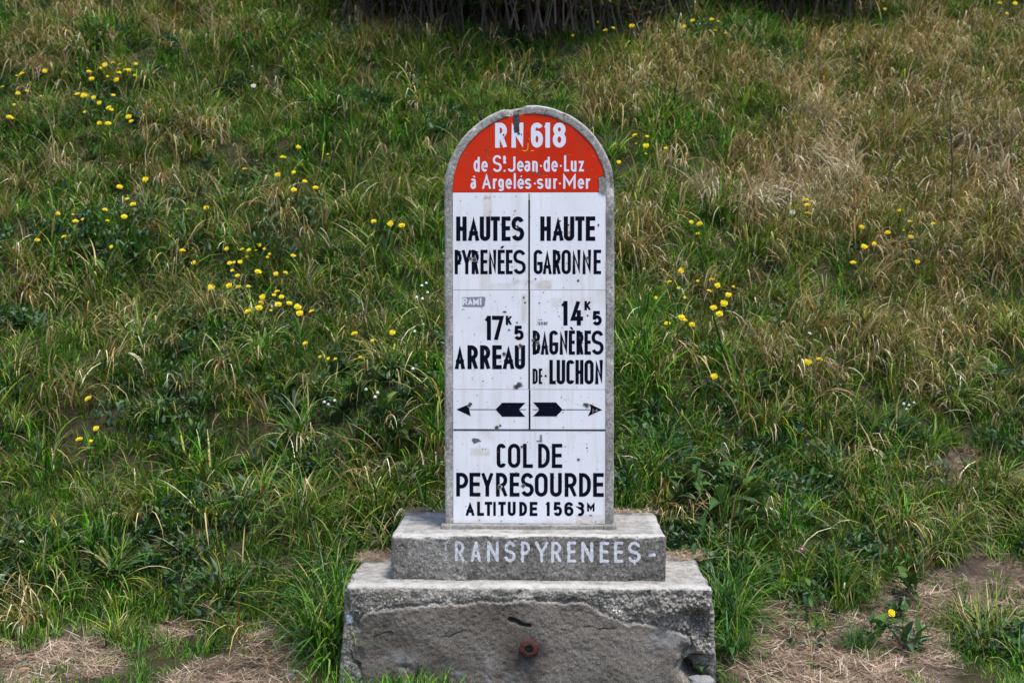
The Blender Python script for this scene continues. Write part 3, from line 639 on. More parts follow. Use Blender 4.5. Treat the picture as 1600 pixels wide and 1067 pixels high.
# ---- mortar bed under the slab, plinth and base as finely displaced blocks
def block(x0, x1, y0, y1, z0, z1, sx, sy, sz, rnd_, dispf, m, attrf=None, flare=(0, 0)):
    ax = np.linspace(x0, x1, max(2, int(round((x1 - x0) / sx))) + 1); ay = np.linspace(y0, y1, max(2, int(round((y1 - y0) / sy))) + 1); az = np.linspace(z0, z1, max(2, int(round((z1 - z0) / sz))) + 1)
    nx, ny, nz = len(ax), len(ay), len(az); ids = {}; P = []; Fc = []
    def grid(fixed, val_i, U, Vv):
        pass
    idm = -np.ones((nx, ny, nz), np.int64)
    surf = np.zeros((nx, ny, nz), bool); surf[0] = surf[-1] = True; surf[:, 0] = surf[:, -1] = True; surf[:, :, -1] = True; surf[:, :, 0] = True
    ii = np.argwhere(surf); idm[ii[:, 0], ii[:, 1], ii[:, 2]] = np.arange(len(ii))
    V = np.stack([ax[ii[:, 0]], ay[ii[:, 1]], az[ii[:, 2]]], -1)
    def quads(A, flip):
        q = np.stack([A[:-1, :-1], A[1:, :-1], A[1:, 1:], A[:-1, 1:]], -1).reshape(-1, 4); return q[:, ::-1] if flip else q
    Fc = np.concatenate([quads(idm[:, 0, :], False), quads(idm[:, -1, :], True), quads(idm[0, :, :], True), quads(idm[-1, :, :], False), quads(idm[:, :, -1], False), quads(idm[:, :, 0], True)])
    # rounding of edges: pull back towards an inset box
    c = np.array([(x0 + x1) / 2, (y0 + y1) / 2, (z0 + z1) / 2]); hs = np.array([(x1 - x0) / 2, (y1 - y0) / 2, (z1 - z0) / 2])
    q = V - c; rr = rnd_ * (1 + 1.1 * fbm(V * 7, 3) + .9 * np.clip(fbm(V * 16 + 3, 2) - .1, 0, 1) * 2); rr = np.clip(rr, 0.001, None)[:, None]
    ins = np.clip(q, -(hs - rr), hs - rr); d = q - ins; L = np.linalg.norm(d, axis=1, keepdims=True); nrm = d / np.maximum(L, 1e-9)
    V2 = c + ins + nrm * rr * (L > 0)
    V2[:, 2] = np.where(V[:, 2] <= z0 + 1e-6, V[:, 2], V2[:, 2])
    t = (z1 - V2[:, 2]) / (z1 - z0)
    V2[:, 0] += np.sign(q[:, 0]) * np.abs(q[:, 0] / hs[0]) * flare[0] * t; V2[:, 1] += np.where(q[:, 1] < 0, -1, 1) * np.abs(q[:, 1] / hs[1]) * flare[1] * t
    front = ((V[:, 1] - y0) < 1e-6)
    dd, at = dispf(V2, nrm, front)
    V2 = V2 + nrm * dd[:, None] * (V[:, 2] > z0 + 1e-6)[:, None]
    return mesh_from('block', V2, Fc, m, at, False)

# mortar bed
def dbed(V, nrm, front): return 0.003 * fbm(V * 30, 3), {}
bed = link('mortar_bed', block(lx(689), lx(964), -0.035, TH + 0.02, lz(831), lz(818.5), 0.012, 0.02, 0.008, 0.004, dbed, M_MORTAR), ROOT)

# plinth: front plane at y = 5.72
YP = 5.72 - YF; SPL = FPX / 5.72; SB = FPX / 5.60; YB = 5.60 - YF
def plx(px): return (px - 800) / SPL - X0
def plz(py): return CAMZ + (450 - py) / SPL
def bxl(px): return (px - 800) / SB - X0
def bzl(py): return CAMZ + (450 - py) / SB
stro = []
for ch, a, b in (('T', 308, 365), ('R', 388, 440), ('A', 475, 532), ('N', 565, 628), ('S', 660, 720), ('P', 750, 800), ('Y', 826, 900), ('R', 915, 970), ('E', 1003, 1052), ('N', 1080, 1145), ('E', 1180, 1232), ('E', 1258, 1310), ('S', 1335, 1403)):
    wv, hv = (b - a) * .2875 - 4.6, 115 * .2875 - 4.6
    for st in G(ch, wv, hv):
        if isinstance(st, tuple): st = st[1]
        fade = {'T': .5, 'A': .85}.get(ch, 1.0) if a < 600 else 1.0
        if a == 388: fade = .72
        pts = [(600 + a * .2875 + 2.3 + p[0], 780 + 350 * .2875 - 2.3 - p[1]) for p in st]
        for p, q_ in zip(pts[:-1], pts[1:]): stro.append((*p, *q_, fade))
stro.append((1018, 868.6, 1024.5, 868.2, 1.0)); stro.append((994.4, 876, 994.2, 882, .6))
def segd(X, Y, s):
    ax_, ay_, bx_, by_ = s[:4]; dx, dy = bx_ - ax_, by_ - ay_; L = dx * dx + dy * dy + 1e-9
    t = np.clip(((X - ax_) * dx + (Y - ay_) * dy) / L, 0, 1); return np.hypot(X - ax_ - t * dx, Y - ay_ - t * dy)
def dplinth(V, nrm, front):
    X = (V[:, 0] + X0) * SPL + 800; Y = 450 - (V[:, 2] - CAMZ) * SPL
    paint = np.zeros(len(V)); m = front & (Y > 840) & (Y < 892) & (X > 680) & (X < 1030)
    xi, yi = X[m], Y[m]; pm = np.zeros(len(xi))
    wob = 0.5 * fbm(np.stack([xi * .25, yi * .25, yi * 0], -1), 2)
    for s in stro: pm = np.maximum(pm, (1 - smooth(1.7, 3.2, segd(xi, yi, s) + wob)) * s[4])
    paint[m] = pm
    lump = fbm(V * 70, 3); low = smooth(888, 905, Y) * front
    edge = smooth(900, 912, Y)
    d = 0.0016 * lump + 0.004 * fbm(V * 9, 3) - 0.006 * low * np.clip(fbm(V * 45, 3) + 0.35, 0, 1) - 0.010 * edge * np.clip(fbm(V * 20 + 9, 2) + .2, 0, 1)
    pit = np.clip(vnoise(V * 120) - 0.55, 0, 1); d -= 0.012 * pit * front
    # a shallow ledge where the top screed overhangs the front face
    d += front * 0.0022 * (1 - smooth(838, 842, Y + 1.5 * vnoise(V * np.array([25, 0, 0]))))
    ew = (1 - smooth(YP + .02, YP + .075, V[:, 1] + .02 * fbm(V * 12, 2))) + .5 * (np.abs(V[:, 0] - plx(827)) > .52)
    return d, {'paint': paint, 'edgew': np.clip(ew, 0, 1)}
pl = link('plinth', block(plx(611), plx(1043.5), YP, YP + 0.62, bzl(925), plz(838.5), 0.0032, 0.012, 0.0032, 0.014, dplinth, M_PLINTH), ROOT)

COAT = [(578, 962), (600, 958), (622, 955), (650, 954), (672, 950), (700, 949), (722, 951), (735, 948), (752, 944), (775, 945), (800, 946), (815, 943), (850, 944), (880, 946), (912, 944), (921, 948), (930, 953), (944, 963), (958, 968), (972, 975), (985, 979), (1005, 978), (1030, 982), (1050, 988), (1066, 992),
        (1080, 1000), (1083, 1012), (1072, 1020), (1067, 1034), (1060, 1045), (1068, 1060), (1075, 1110), (572, 1110), (568, 1068), (563, 1045), (551, 1036), (547, 1020), (556, 1004), (563, 990), (562, 978), (568, 968)]
def sdpoly(X, Y, poly):
    d = np.full(len(X), 1e9); ins = np.zeros(len(X), bool); n = len(poly)
    for k in range(n):
        a, b = poly[k], poly[(k + 1) % n]; d = np.minimum(d, segd(X, Y, (*a, *b)))
        c = ((a[1] > Y) != (b[1] > Y)) & (X < (b[0] - a[0]) * (Y - a[1]) / (b[1] - a[1] + 1e-12) + a[0]); ins ^= c
    return np.where(ins, d, -d)
def blobm(X, Y, cx, cy, rx, ry): return np.exp(-(((X - cx) / rx) ** 2 + ((Y - cy) / ry) ** 2) ** 1.5)
def dbase(V, nrm, front):
    X = (V[:, 0] + X0) * SB + 800; Y = 450 - (V[:, 2] - CAMZ) * SB; n = len(V)
    coat = np.zeros(n); lip_light_wear = np.zeros(n); crack = np.zeros(n); paint = np.zeros(n); stain = np.zeros(n)
    fx, fy = X[front], Y[front]; P = V[front]
    sd = sdpoly(fx + 2.2 * vnoise(P * 90), fy + 2.2 * vnoise(P * 90 + 7), COAT)
    c = smooth(-1.2, 1.6, sd)
    rub = np.zeros(n); rub[front] = smooth(924, 936, fy + 4 * vnoise(P * 30)) * np.clip(.55 + .8 * vnoise(P * 9), 0, 1)
    nol = np.zeros(n); nol[front] = smooth(920, 930, fy + 3 * vnoise(P * 25))
    coat[front] = c; lip_light_wear[front] = np.exp(-((sd - 1.2) / 1.1) ** 2) * (fy < 1000) * 0.35 * smooth(-.4, .3, vnoise(P * 14) + .25)  # bright sky catch along the coat's upper edge, painted as paler colour
    big = fbm(P * 20, 4, 0.7); lump = fbm(P * 85, 3, 0.8)
    top = smooth(921, 934, fy)
    right = smooth(880, 1000, fx)
    roughd = -0.006 * top + top * (0.7 + .6 * right) * (0.011 * big + 0.008 * lump)
    lower = smooth(0, 18, 963 - fy)
    d = (1 - c) * roughd + c * (0.0005 + 0.0018 * fbm(P * 70, 3, .7) + 0.002 * fbm(P * 5, 2))
    d -= 0.013 * np.exp(-((sd + 2.8) / 2.2) ** 2) * np.clip(0.55 + 0.3 * right + .9 * vnoise(P * 22), 0, 1.5)     # undercut line above the coat
    # cavities at the lower right corner and missing render
    cav = np.clip(blobm(fx, fy, 1092, 966, 22, 10) * .9 + blobm(fx, fy, 1100, 990, 17, 22) * .7 + blobm(fx, fy, 1096, 1048, 26, 16) * 1.5 + blobm(fx, fy, 1078, 1020, 14, 12) * .5, 0, 1.6)
    d -= 0.045 * cav * (1 + 0.9 * fbm(P * 24, 3))
    d += (0.022 * fbm(P * 34, 4, .75) + .01 * fbm(P * 90, 2)) * np.clip(blobm(fx, fy, 1075, 975, 70, 75) * (1 - c), 0, 1)
    d -= 0.13 * np.clip(blobm(fx, fy, 1098, 1050, 24, 17) * 1.3, 0, 1) + 0.04 * blobm(fx, fy, 1096, 975, 12, 16)
    d += 0.016 * blobm(fx, fy, 1060, 950, 45, 22) * (1 + fbm(P * 15, 2))
    # gashes: one above the pipe, hairline cracks
    ga = [(799, 970.5, 806, 972.5), (806, 972.5, 816, 978), (816, 978, 830, 980.5)]
    gd = np.min([segd(fx, fy + 1.5 * vnoise(P * 60), s) for s in ga], axis=0); gm = 1 - smooth(1.5, 4.0, gd); d -= 0.016 * gm; 
    cr = [(704, 1000, 716, 993), (716, 993, 724, 990), (697, 998, 704, 1000), (584, 1000, 600, 994), (600, 994, 612, 992), (915, 984, 925, 981), (925, 981, 940, 986), (940, 986, 965, 984), (880, 987, 888, 988)]
    cdn = np.min([segd(fx + vnoise(P * 80), fy + 1.5 * vnoise(P * 50), s) for s in cr], axis=0); cm = (1 - smooth(0.5, 1.6, cdn))
    crack[front] = np.clip(gm * .9 + cm * .75, 0, 1) * c; d -= 0.002 * cm
    d -= 0.010 * blobm(fx, fy, 632, 1048, 8, 5); crack[front] = np.maximum(crack[front], .7 * blobm(fx, fy, 632, 1048, 4, 2.5))
    d += 0.0 * lower
    # worn pale patch low on the left, dirt darker zone, pipe stain
    lip_light_wear[front] = np.clip(lip_light_wear[front] + .45 * blobm(fx, fy, 625, 1042, 32, 20) * smooth(-.3, .4, fbm(P * 20, 3)) + .45 * blobm(fx, fy, 1048, 1001, 32, 16) + .35 * blobm(fx, fy, 760, 1055, 60, 24) * smooth(-.2, .4, fbm(P * 25, 3)), 0, 1)
    stain[front] = np.clip(1.1 * blobm(fx, fy, 829, 1032, 30, 44) * (.65 + .9 * fbm(P * 16, 4, .7)) + .6 * blobm(fx, fy, 625, 1005, 30, 22) + .45 * blobm(fx, fy, 700, 1040, 60, 18) * (0.5 + vnoise(P * 6)), 0, 1)
    paint[front] = (blobm(fx, fy, 541, 974, 7.5, 7) > .45) * .9
    # left broken corner
    d -= 0.014 * blobm(fx, fy, 552, 985, 12, 26) * (1 + fbm(P * 30, 3)) + 0.01 * blobm(fx, fy, 560, 1035, 8, 14)
    full = 0.007 * fbm(V * 6, 3) + 0.004 * fbm(V * 18, 4) + 0.0016 * fbm(V * 70, 2)
    full[front] += d
    side = (~front) & (np.abs(nrm[:, 0]) > 0.5); full[side] += 0.012 * fbm(V[side] * 16, 4)
    return full, {'coat': coat, 'lip_light_wear': lip_light_wear, 'crack': crack, 'paint': paint, 'stain': stain, 'rub': rub, 'nolich': nol, 'edgew': 1 - smooth(YB + .03, YB + .10, V[:, 1] + .03 * fbm(V * 10, 2))}
bs = link('base_block', block(bxl(537), bxl(1118), YB, YB + 0.72, -0.12, bzl(920), 0.0032, 0.012, 0.0032, 0.032, dbase, M_BASE, flare=(0.028, 0.012)), ROOT)

# rusty pipe collar in the front
def lathe(prof, n, m, name):
    v = []; f = []
    for r, y in prof:
        for k in range(n): a = 2 * math.pi * k / n; rr = r * (1 + 0.03 * math.sin(6 * a) + .07 * random.uniform(-1, 1)); v.append((rr * math.cos(a), y, rr * math.sin(a)))
    for i in range(len(prof) - 1):
        for k in range(n): f.append((i * n + k, i * n + (k + 1) % n, (i + 1) * n + (k + 1) % n, (i + 1) * n + k))
    f.append(tuple(range((len(prof) - 1) * n, len(prof) * n)))
    return mesh_from(name, v, f, m, None, False)
pc = link('pipe_collar', lathe([(0.037, 0.03), (0.0385, -0.004), (0.034, -0.010), (0.026, -0.013), (0.0185, -0.014), (0.0165, -0.004), (0.016, 0.02)], 28, M_RUST, 'pipe_collar'), ROOT)
pc.location = (bxl(829.5), YB - 0.012, bzl(1016))
pb = link('pipe_bore', lathe([(0.0159, -0.002), (0.0158, 0.012), (0.001, 0.0125)], 20, M_DARKHOLE, 'pipe_bore'), pc)

# ------------------------------------------------------------------ plants: blade builder
def blade_mesh(name, n, Lr, wr, spread, tilt, droop, az=None, azk=math.pi, pal=None, seg=5, tipdry=0.3, seed=0, mtl=None, twist=0.5, base_z=-0.02, slope=0.0):
    rg = np.random.default_rng(seed); V = []; Fc = []; C = []
    for b in range(n):
        L = rg.uniform(*Lr); wd = rg.uniform(*wr); a = (rg.uniform(-math.pi, math.pi) if az is None else az + rg.normal(0, azk))
        rr = spread * math.sqrt(rg.random()); ta = rg.uniform(-math.pi, math.pi)
        p = np.array([rr * math.cos(ta), rr * math.sin(ta), base_z + rr * math.sin(ta) * slope])
        th = rg.uniform(*tilt); dr = rg.uniform(*droop)
        c0 = np.array(pal(rg)); ct = c0 * 1.0
        if rg.random() < tipdry: ct = np.array([0.52, 0.40, 0.20]) * rg.uniform(.6, 1.1)
        kink = rg.integers(1, seg) if rg.random() < 0.25 else -1
        tw = rg.normal(0, twist); s = L / seg; i0 = len(V); aw = 0
        for k in range(seg + 1):
            u = k / seg; ww = wd * (0.75 + 0.5 * u if u < 0.35 else (1 - ((u - 0.35) / 0.65) ** 1.6) * 0.93 + 0.0)
            side = np.array([-math.sin(a + tw * u), math.cos(a + tw * u), 0.25 * math.sin(tw)])
            cc = c0 * (1 - u ** 2) + ct * u ** 2
            if k < seg:
                V.append(p - side * ww / 2); V.append(p + side * ww / 2); C += [cc, cc]
            else: V.append(p.copy()); C.append(cc)
            d = np.array([math.sin(th) * math.cos(a), math.sin(th) * math.sin(a), math.cos(th)])
            p = p + d * s; th = min(th + dr / seg * (0.5 + u) + (0.9 if k == kink else 0), 2.75); a += rg.normal(0, 0.06)
        for k in range(seg - 1):
            q = i0 + 2 * k; Fc.append((q, q + 1, q + 3)); Fc.append((q, q + 3, q + 2))
        q = i0 + 2 * (seg - 1); Fc.append((q, q + 1, q + 2))
    return mesh_from(name, np.array(V), np.array(Fc), mtl or M_GRASS, None, True, np.array(C))
def pick(rg, cols, p):
    c = np.array(cols[rg.choice(len(cols), p=p)]); return c * rg.uniform(.7, 1.3)
GR = [(0.020, 0.078, 0.005), (0.062, 0.190, 0.008), (0.150, 0.345, 0.020), (0.285, 0.385, 0.032), (0.100, 0.200, 0.090)]
DR = [(0.60, 0.46, 0.20), (0.30, 0.20, 0.06), (0.19, 0.10, 0.02), (0.80, 0.68, 0.44), (0.34, 0.26, 0.15)]
OL = [(0.105, 0.140, 0.008), (0.23, 0.225, 0.018), (0.30, 0.15, 0.010)]
pal_green = lambda rg: pick(rg, GR + OL[:1] + DR[:1], [.30, .28, .16, .09, .07, .07, .03])
pal_turf = lambda rg: pick(rg, GR + OL[:1], [.28, .32, .2, .08, .08, .04])
pal_mix = lambda rg: pick(rg, GR + OL + DR, [.18, .18, .12, .10, .03, .14, .10, .03, .05, .03, .01, .02, .01])
pal_dry = lambda rg: pick(rg, GR[:4] + OL[:2] + DR, [.12, .10, .05, .06, .14, .10, .12, .11, .08, .06, .06])
pal_straw = lambda rg: pick(rg, DR, [.3, .2, .12, .18, .2])
pal_lit = lambda rg: pick(rg, [(0.46, 0.34, 0.22), (0.30, 0.20, 0.12), (0.14, 0.09, 0.055), (0.62, 0.51, 0.38)], [.35, .3, .15, .2])

def variants(prefix, k, **kw):
    c = bpy.data.collections.new(prefix)
    for i in range(k):
        kk = dict(kw); kk['seed'] = kw.get('seed', 0) + i * 13 + 1
        o = bpy.data.objects.new('%s_%02d' % (prefix, i), blade_mesh(prefix, **kk)); c.objects.link(o)
    return c, k
DOWN = -math.pi / 2
C_TURF = variants('turf_tuft', 8, n=46, Lr=(.035, .12), wr=(.0030, .0056), spread=.065, tilt=(.0, .9), droop=(.2, 1.6), pal=pal_turf, seg=3, tipdry=.12, seed=100)
C_GREEN = variants('green_tuft', 12, n=34, Lr=(.11, .32), wr=(.0048, .0092), spread=.05, tilt=(.0, .9), droop=(.5, 2.5), az=DOWN, azk=1.5, pal=pal_green, seg=6, tipdry=.2, seed=200)
C_MIX = variants('mixed_tuft', 12, n=36, Lr=(.13, .32), wr=(.0042, .0080), spread=.05, tilt=(.0, .8), droop=(.8, 2.5), az=DOWN, azk=1.0, pal=pal_mix, seg=6, tipdry=.4, seed=300)
C_DRY = variants('dry_tuft', 12, n=42, Lr=(.16, .40), wr=(.0034, .0064), spread=.05, tilt=(.05, .9), droop=(1.3, 2.8), az=DOWN, azk=.8, pal=pal_dry, seg=7, tipdry=.3, seed=400)
C_STRAW = variants('straw_wisp', 10, n=14, Lr=(.18, .48), wr=(.0046, .0090), spread=.04, tilt=(.1, .8), droop=(1.4, 2.9), az=DOWN, azk=.6, pal=pal_straw, seg=7, tipdry=.0, seed=500, mtl=M_STRAW)
C_TUSS = variants('tufted_grass', 10, n=120, Lr=(.14, .38), wr=(.0045, .0085), spread=.055, tilt=(.05, 1.1), droop=(1.0, 2.5), pal=lambda rg: pick(rg, GR + OL[:2] + DR[:2] + DR[3:4], [.22, .24, .14, .10, .08, .06, .04, .06, .03, .03]), seg=7, tipdry=.3, seed=800)
C_DRAPE = variants('draped_straw', 8, n=95, Lr=(.22, .55), wr=(.0045, .0085), spread=.09, tilt=(.0, .9), droop=(1.3, 2.9), az=DOWN, azk=.75, pal=lambda rg: pick(rg, [(0.66, 0.55, 0.36), (0.50, 0.40, 0.26), (0.80, 0.72, 0.55), (0.30, 0.20, 0.11), (0.16, 0.17, 0.04)], [.32, .25, .15, .14, .14]), seg=8, tipdry=0, seed=870, mtl=M_STRAW)
C_LITTER = variants('litter', 8, n=70, Lr=(.03, .13), wr=(.0020, .0040), spread=.09, tilt=(1.2, 1.62), droop=(-.1, .35), pal=pal_lit, seg=2, tipdry=.0, seed=600, mtl=M_STRAW, base_z=0.004)

def leaf_into(V, Fc, C, p, az, L, W, th0, droop, c, seg=6, fold=0.25, lobes=0.0, rg=None):
    i0 = len(V); th = th0; s = L / seg; p = np.array(p, float)
    for k in range(seg + 1):
        u = k / seg; ww = W * math.sin(math.pi * min(1, (0.06 + u * 0.94)) ** 0.8) * (1 + lobes * math.sin(u * 19)); ww = max(ww, W * 0.05)
        d = np.array([math.sin(th) * math.cos(az), math.sin(th) * math.sin(az), math.cos(th)]); side = np.array([-math.sin(az), math.cos(az), 0]); up = np.cross(side, d) * -1
        if up[2] < 0: up = -up
        e = up * ww * fold
        V += [p - side * ww / 2 + e, p.copy(), p + side * ww / 2 + e]; C += [c * .95, c * 1.35, c * 1.0]
        p = p + d * s; th += droop / seg
    for k in range(seg):
        q = i0 + 3 * k; Fc += [(q, q + 1, q + 4), (q, q + 4, q + 3), (q + 1, q + 2, q + 5), (q + 1, q + 5, q + 4)]
def herb(name, seed, n, L, W, cr, spread=.05, small=False):
    rg = np.random.default_rng(seed); V = []; Fc = []; C = []
    for k in range(n):
        c = np.array(cr[rg.integers(len(cr))]) * rg.uniform(.7, 1.25); r = spread * math.sqrt(rg.random()); a = rg.uniform(-math.pi, math.pi)
        p = (r * math.cos(a), r * math.sin(a), rg.uniform(0, .10 if small else .03))
        leaf_into(V, Fc, C, p, rg.uniform(-math.pi, math.pi), rg.uniform(*L), rg.uniform(*W), rg.uniform(.2, 1.4), rg.uniform(.2, 1.4), c, 4, .2, .12 if not small else 0)
    return mesh_from(name, np.array(V), np.array(Fc), M_LEAF, None, True, np.array(C))
HC = [(0.034, 0.085, 0.018), (0.055, 0.125, 0.024), (0.034, 0.075, 0.038), (0.085, 0.135, 0.075)]
C_HERB = (bpy.data.collections.new('herbs'), 8)
for i in range(8):
    me_ = herb('herb', 900 + i, 34, (.02, .045), (.010, .022), HC, .07, True) if i < 5 else herb('herb', 900 + i, 16, (.06, .12), (.018, .032), HC, .04)
    C_HERB[0].objects.link(bpy.data.objects.new('herb_%02d' % i, me_))
C_PEB = (bpy.data.collections.new('pebbles'), 4)
for i in range(4):
    bm = bmesh.new(); bmesh.ops.create_icosphere(bm, subdivisions=1, radius=1)
    for v_ in bm.verts: v_.co = Vector((v_.co.x * random.uniform(.7, 1.2), v_.co.y * random.uniform(.7, 1.2), v_.co.z * random.uniform(.4, .8)))
    me_ = bpy.data.meshes.new('pebble'); bm.to_mesh(me_); bm.free(); me_.materials.append(M_STONE)
    C_PEB[0].objects.link(bpy.data.objects.new('pebble_%02d' % i, me_))

# ------------------------------------------------------------------ scatter with geometry nodes
def scatter(name, pts, rot, scl, cidx, coll, label=None):
    me = bpy.data.meshes.new(name); me.vertices.add(len(pts)); me.vertices.foreach_set('co', np.asarray(pts, np.float32).ravel())
    for k, typ, key, a in (('rot', 'FLOAT_VECTOR', 'vector', rot), ('scl', 'FLOAT', 'value', scl), ('cidx', 'INT', 'value', cidx)):
        at = me.attributes.new(k, typ, 'POINT'); at.data.foreach_set(key, np.asarray(a, np.int32 if typ == 'INT' else np.float32).ravel())
    o = link(name, me); ng = bpy.data.node_groups.new(name, 'GeometryNodeTree')
    ng.interface.new_socket('Geometry', in_out='INPUT', socket_type='NodeSocketGeometry'); ng.interface.new_socket('Geometry', in_out='OUTPUT', socket_type='NodeSocketGeometry')
    gi = ng.nodes.new('NodeGroupInput'); go = ng.nodes.new('NodeGroupOutput'); ins = ng.nodes.new('GeometryNodeInstanceOnPoints'); ci = ng.nodes.new('GeometryNodeCollectionInfo')
    ci.inputs['Collection'].default_value = coll; ci.inputs['Separate Children'].default_value = True; ci.inputs['Reset Children'].default_value = True
    ins.inputs['Pick Instance'].default_value = True
    def na(nm, ty):
        a = ng.nodes.new('GeometryNodeInputNamedAttribute'); a.data_type = ty; a.inputs['Name'].default_value = nm; return a.outputs['Attribute']
    ng.links.new(gi.outputs[0], ins.inputs['Points']); ng.links.new(ci.outputs[0], ins.inputs['Instance'])
    ng.links.new(na('cidx', 'INT'), ins.inputs['Instance Index']); ng.links.new(na('rot', 'FLOAT_VECTOR'), ins.inputs['Rotation']); ng.links.new(na('scl', 'FLOAT'), ins.inputs['Scale'])
    ng.links.new(ins.outputs[0], go.inputs[0])
    md = o.modifiers.new('scatter', 'NODES'); md.node_group = ng
    o['kind'] = 'stuff'
    if label: o['label'] = label
    return o
def candidates(density, ymin=5.25, ymax=15.5, seed=0, margin=220):
    rg = np.random.default_rng(seed); A = 12.4 * (ymax - ymin); n = int(A * density)
    x = rg.uniform(-6.2, 6.2, n); y = rg.uniform(ymin, ymax, n); z = ground(x, y); px, py = project(x, y, z)
    k = (px > -margin) & (px < 1600 + margin) & (py < 1067 + 90) & (py > -220)
    return x[k], y[k], z[k], px[k], py[k], rg
def clear_of_stone(x, y, pad=0.0):
    u = x - X0
    inb = (np.abs(u) < 0.765 + pad) & (y > 5.585 - pad) & (y < 6.30)
    inp = (np.abs(u + 0.0) < 0.60 + pad) & (y > 5.7) & (y < 6.36 + pad)
    return ~(inb | inp)
def maps(x, y, z, px, py):
    b = bare_w(x, y, z); d = field(DRY, px, py) + 0.10 * (1 - smooth(500, 800, py)) - .02; g = field(GREEN, px, py)
    nz = n2(x, y, 1.6, 31, 3); nz2 = n2(x, y, 4.5, 33, 2)
    dry = np.clip(d * (1 - .6 * np.clip(g, 0, 1)) + .55 * nz + .35 * nz2, 0, 1); return b, dry, np.clip(g, 0, 1.2), nz, nz2
HERBY = [(170, 405, 150, 50, 1), (100, 190, 110, 40, .7), (150, 160, 60, 40, .6), (470, 320, 70, 40, .7), (580, 610, 110, 50, 1), (400, 450, 80, 50, .7), (1110, 780, 110, 70, 1.2), (1080, 480, 60, 40, .8), (1400, 385, 70, 30, .7), (1180, 700, 80, 40, .6), (620, 690, 50, 40, 1), (1130, 1000, 40, 60, 1), (250, 860, 200, 60, .6), (250, 660, 70, 40, .5), (1400, 990, 50, 30, .6)]
THICK = [(700, 10, 120, 48, 1), (850, 18, 110, 52, 1), (960, 5, 70, 40, .9), (1270, 0, 70, 26, .9), (1120, -15, 60, 24, .7)]
def thick(px, py): return 1 - .62 * np.clip(field(THICK, px, py) * 1.3, 0, 1)
def emit(name, coll, keep, x, y, z, rg, smin, smax, tiltx=0.0, azlim=math.pi, lift=0.0, label=None, size=None):
    x, y, z = x[keep], y[keep], z[keep]; n = len(x)
    az = rg.uniform(-math.pi, math.pi, n) if azlim > 3 else 1.9 * n2(x, y, 1.7, 71, 2) * azlim + rg.normal(0, .35 * azlim, n)
    rot = np.stack([rg.normal(0, .12, n) + tiltx, rg.normal(0, .12, n), az], -1)
    s = rg.uniform(smin, smax, n)
    if size is not None: s = s * size[keep]
    print(name, n)
    return scatter(name, np.stack([x, y, z + lift], -1), rot, s, rg.integers(0, coll[1], n), coll[0], label)

x, y, z, px, py, rg = candidates(210, seed=1); b, dry, g, nz, nz2 = maps(x, y, z, px, py)
low = smooth(880, 980, py)
verge = (y < 5.58)
pr = (1 - .86 * b * (np.abs(px - 790) > 330)) * np.where((y < 6.0) & (np.abs(px - 790) > 300), .95 * smooth(-.9, -.1, n2(x, y, 4.5, 91, 3)), .95); k = clear_of_stone(x, y) & (rg.random(len(x)) < pr)
emit('short_turf', C_TURF, k, x, y, z, rg, .7, 1.25, size=np.where(y < 5.95, np.where(np.abs(px - 630) < 110, 1.25, .6), 1.0), label='short green turf covering the bank and the verge')
hs = 0.75 + 0.5 * smooth(-.5, .5, n2(x, y, 2.2, 41, 2))
x, y, z, px, py, rg = candidates(90, ymin=5.75, seed=2); b, dry, g, nz, nz2 = maps(x, y, z, px, py); low = smooth(900, 1000, py)
hs = (0.45 + 0.85 * smooth(-.35, .4, n2(x, y, 2.8, 41, 2))) * (1 - .45 * low) * thick(px, py)
pr = (1 - b) ** 2 * (1 - dry) * .6 * (1 - .6 * low); k = clear_of_stone(x, y, .04) & (rg.random(len(x)) < pr)
emit('green_grass', C_GREEN, k, x, y, z, rg, .65, 1.2, label='long green grass on the bank behind the milestone', size=hs, azlim=1.2)
x, y, z, px, py, rg = candidates(80, ymin=5.8, seed=3); b, dry, g, nz, nz2 = maps(x, y, z, px, py); low = smooth(860, 1000, py)
hs = (0.45 + 0.8 * smooth(-.35, .4, n2(x, y, 2.8, 43, 2))) * thick(px, py)
pr = (1 - b) ** 2 * np.clip(.30 + .9 * dry, 0, 1) * (1 - .8 * low) * (1 - .5 * np.clip(g, 0, 1)); k = clear_of_stone(x, y, .05) & (rg.random(len(x)) < pr)
emit('mixed_grass', C_MIX, k, x, y, z, rg, .65, 1.15, label='half-dry yellow green grass on the bank', size=hs, azlim=1.0)
x, y, z, px, py, rg = candidates(16, ymin=6.0, seed=14); b, dry, g, nz, nz2 = maps(x, y, z, px, py); low = smooth(900, 1010, py)
hs = rg.uniform(.65, 1.25, len(x)) * (1 - .3 * low) * thick(px, py)
# keep tussocks apart
order = rg.permutation(len(x)); kept = []; cell = {}
for i_ in order:
    if rg.random() > (1 - b[i_]) ** 2 * (1 - .55 * dry[i_]): continue
    c_ = (int(x[i_] / .3), int(y[i_] / .3))
    if any((x[j] - x[i_]) ** 2 + (y[j] - y[i_]) ** 2 < .20 ** 2 for a_ in (-1, 0, 1) for b_ in (-1, 0, 1) for j in cell.get((c_[0] + a_, c_[1] + b_), ())): continue
    cell.setdefault(c_, []).append(i_); kept.append(i_)
k = np.zeros(len(x), bool); k[kept] = True; k &= clear_of_stone(x, y, .10)
emit('tufted_grass', C_TUSS, k, x, y, z, rg, .8, 1.05, label='thick arching clumps of grass all over the bank', size=hs, tiltx=.12)
x, y, z, px, py, rg = candidates(110, ymin=5.9, seed=4); b, dry, g, nz, nz2 = maps(x, y, z, px, py); low = smooth(860, 990, py)
hs = (0.5 + 0.75 * smooth(-.35, .4, n2(x, y, 2.8, 47, 2))) * thick(px, py)
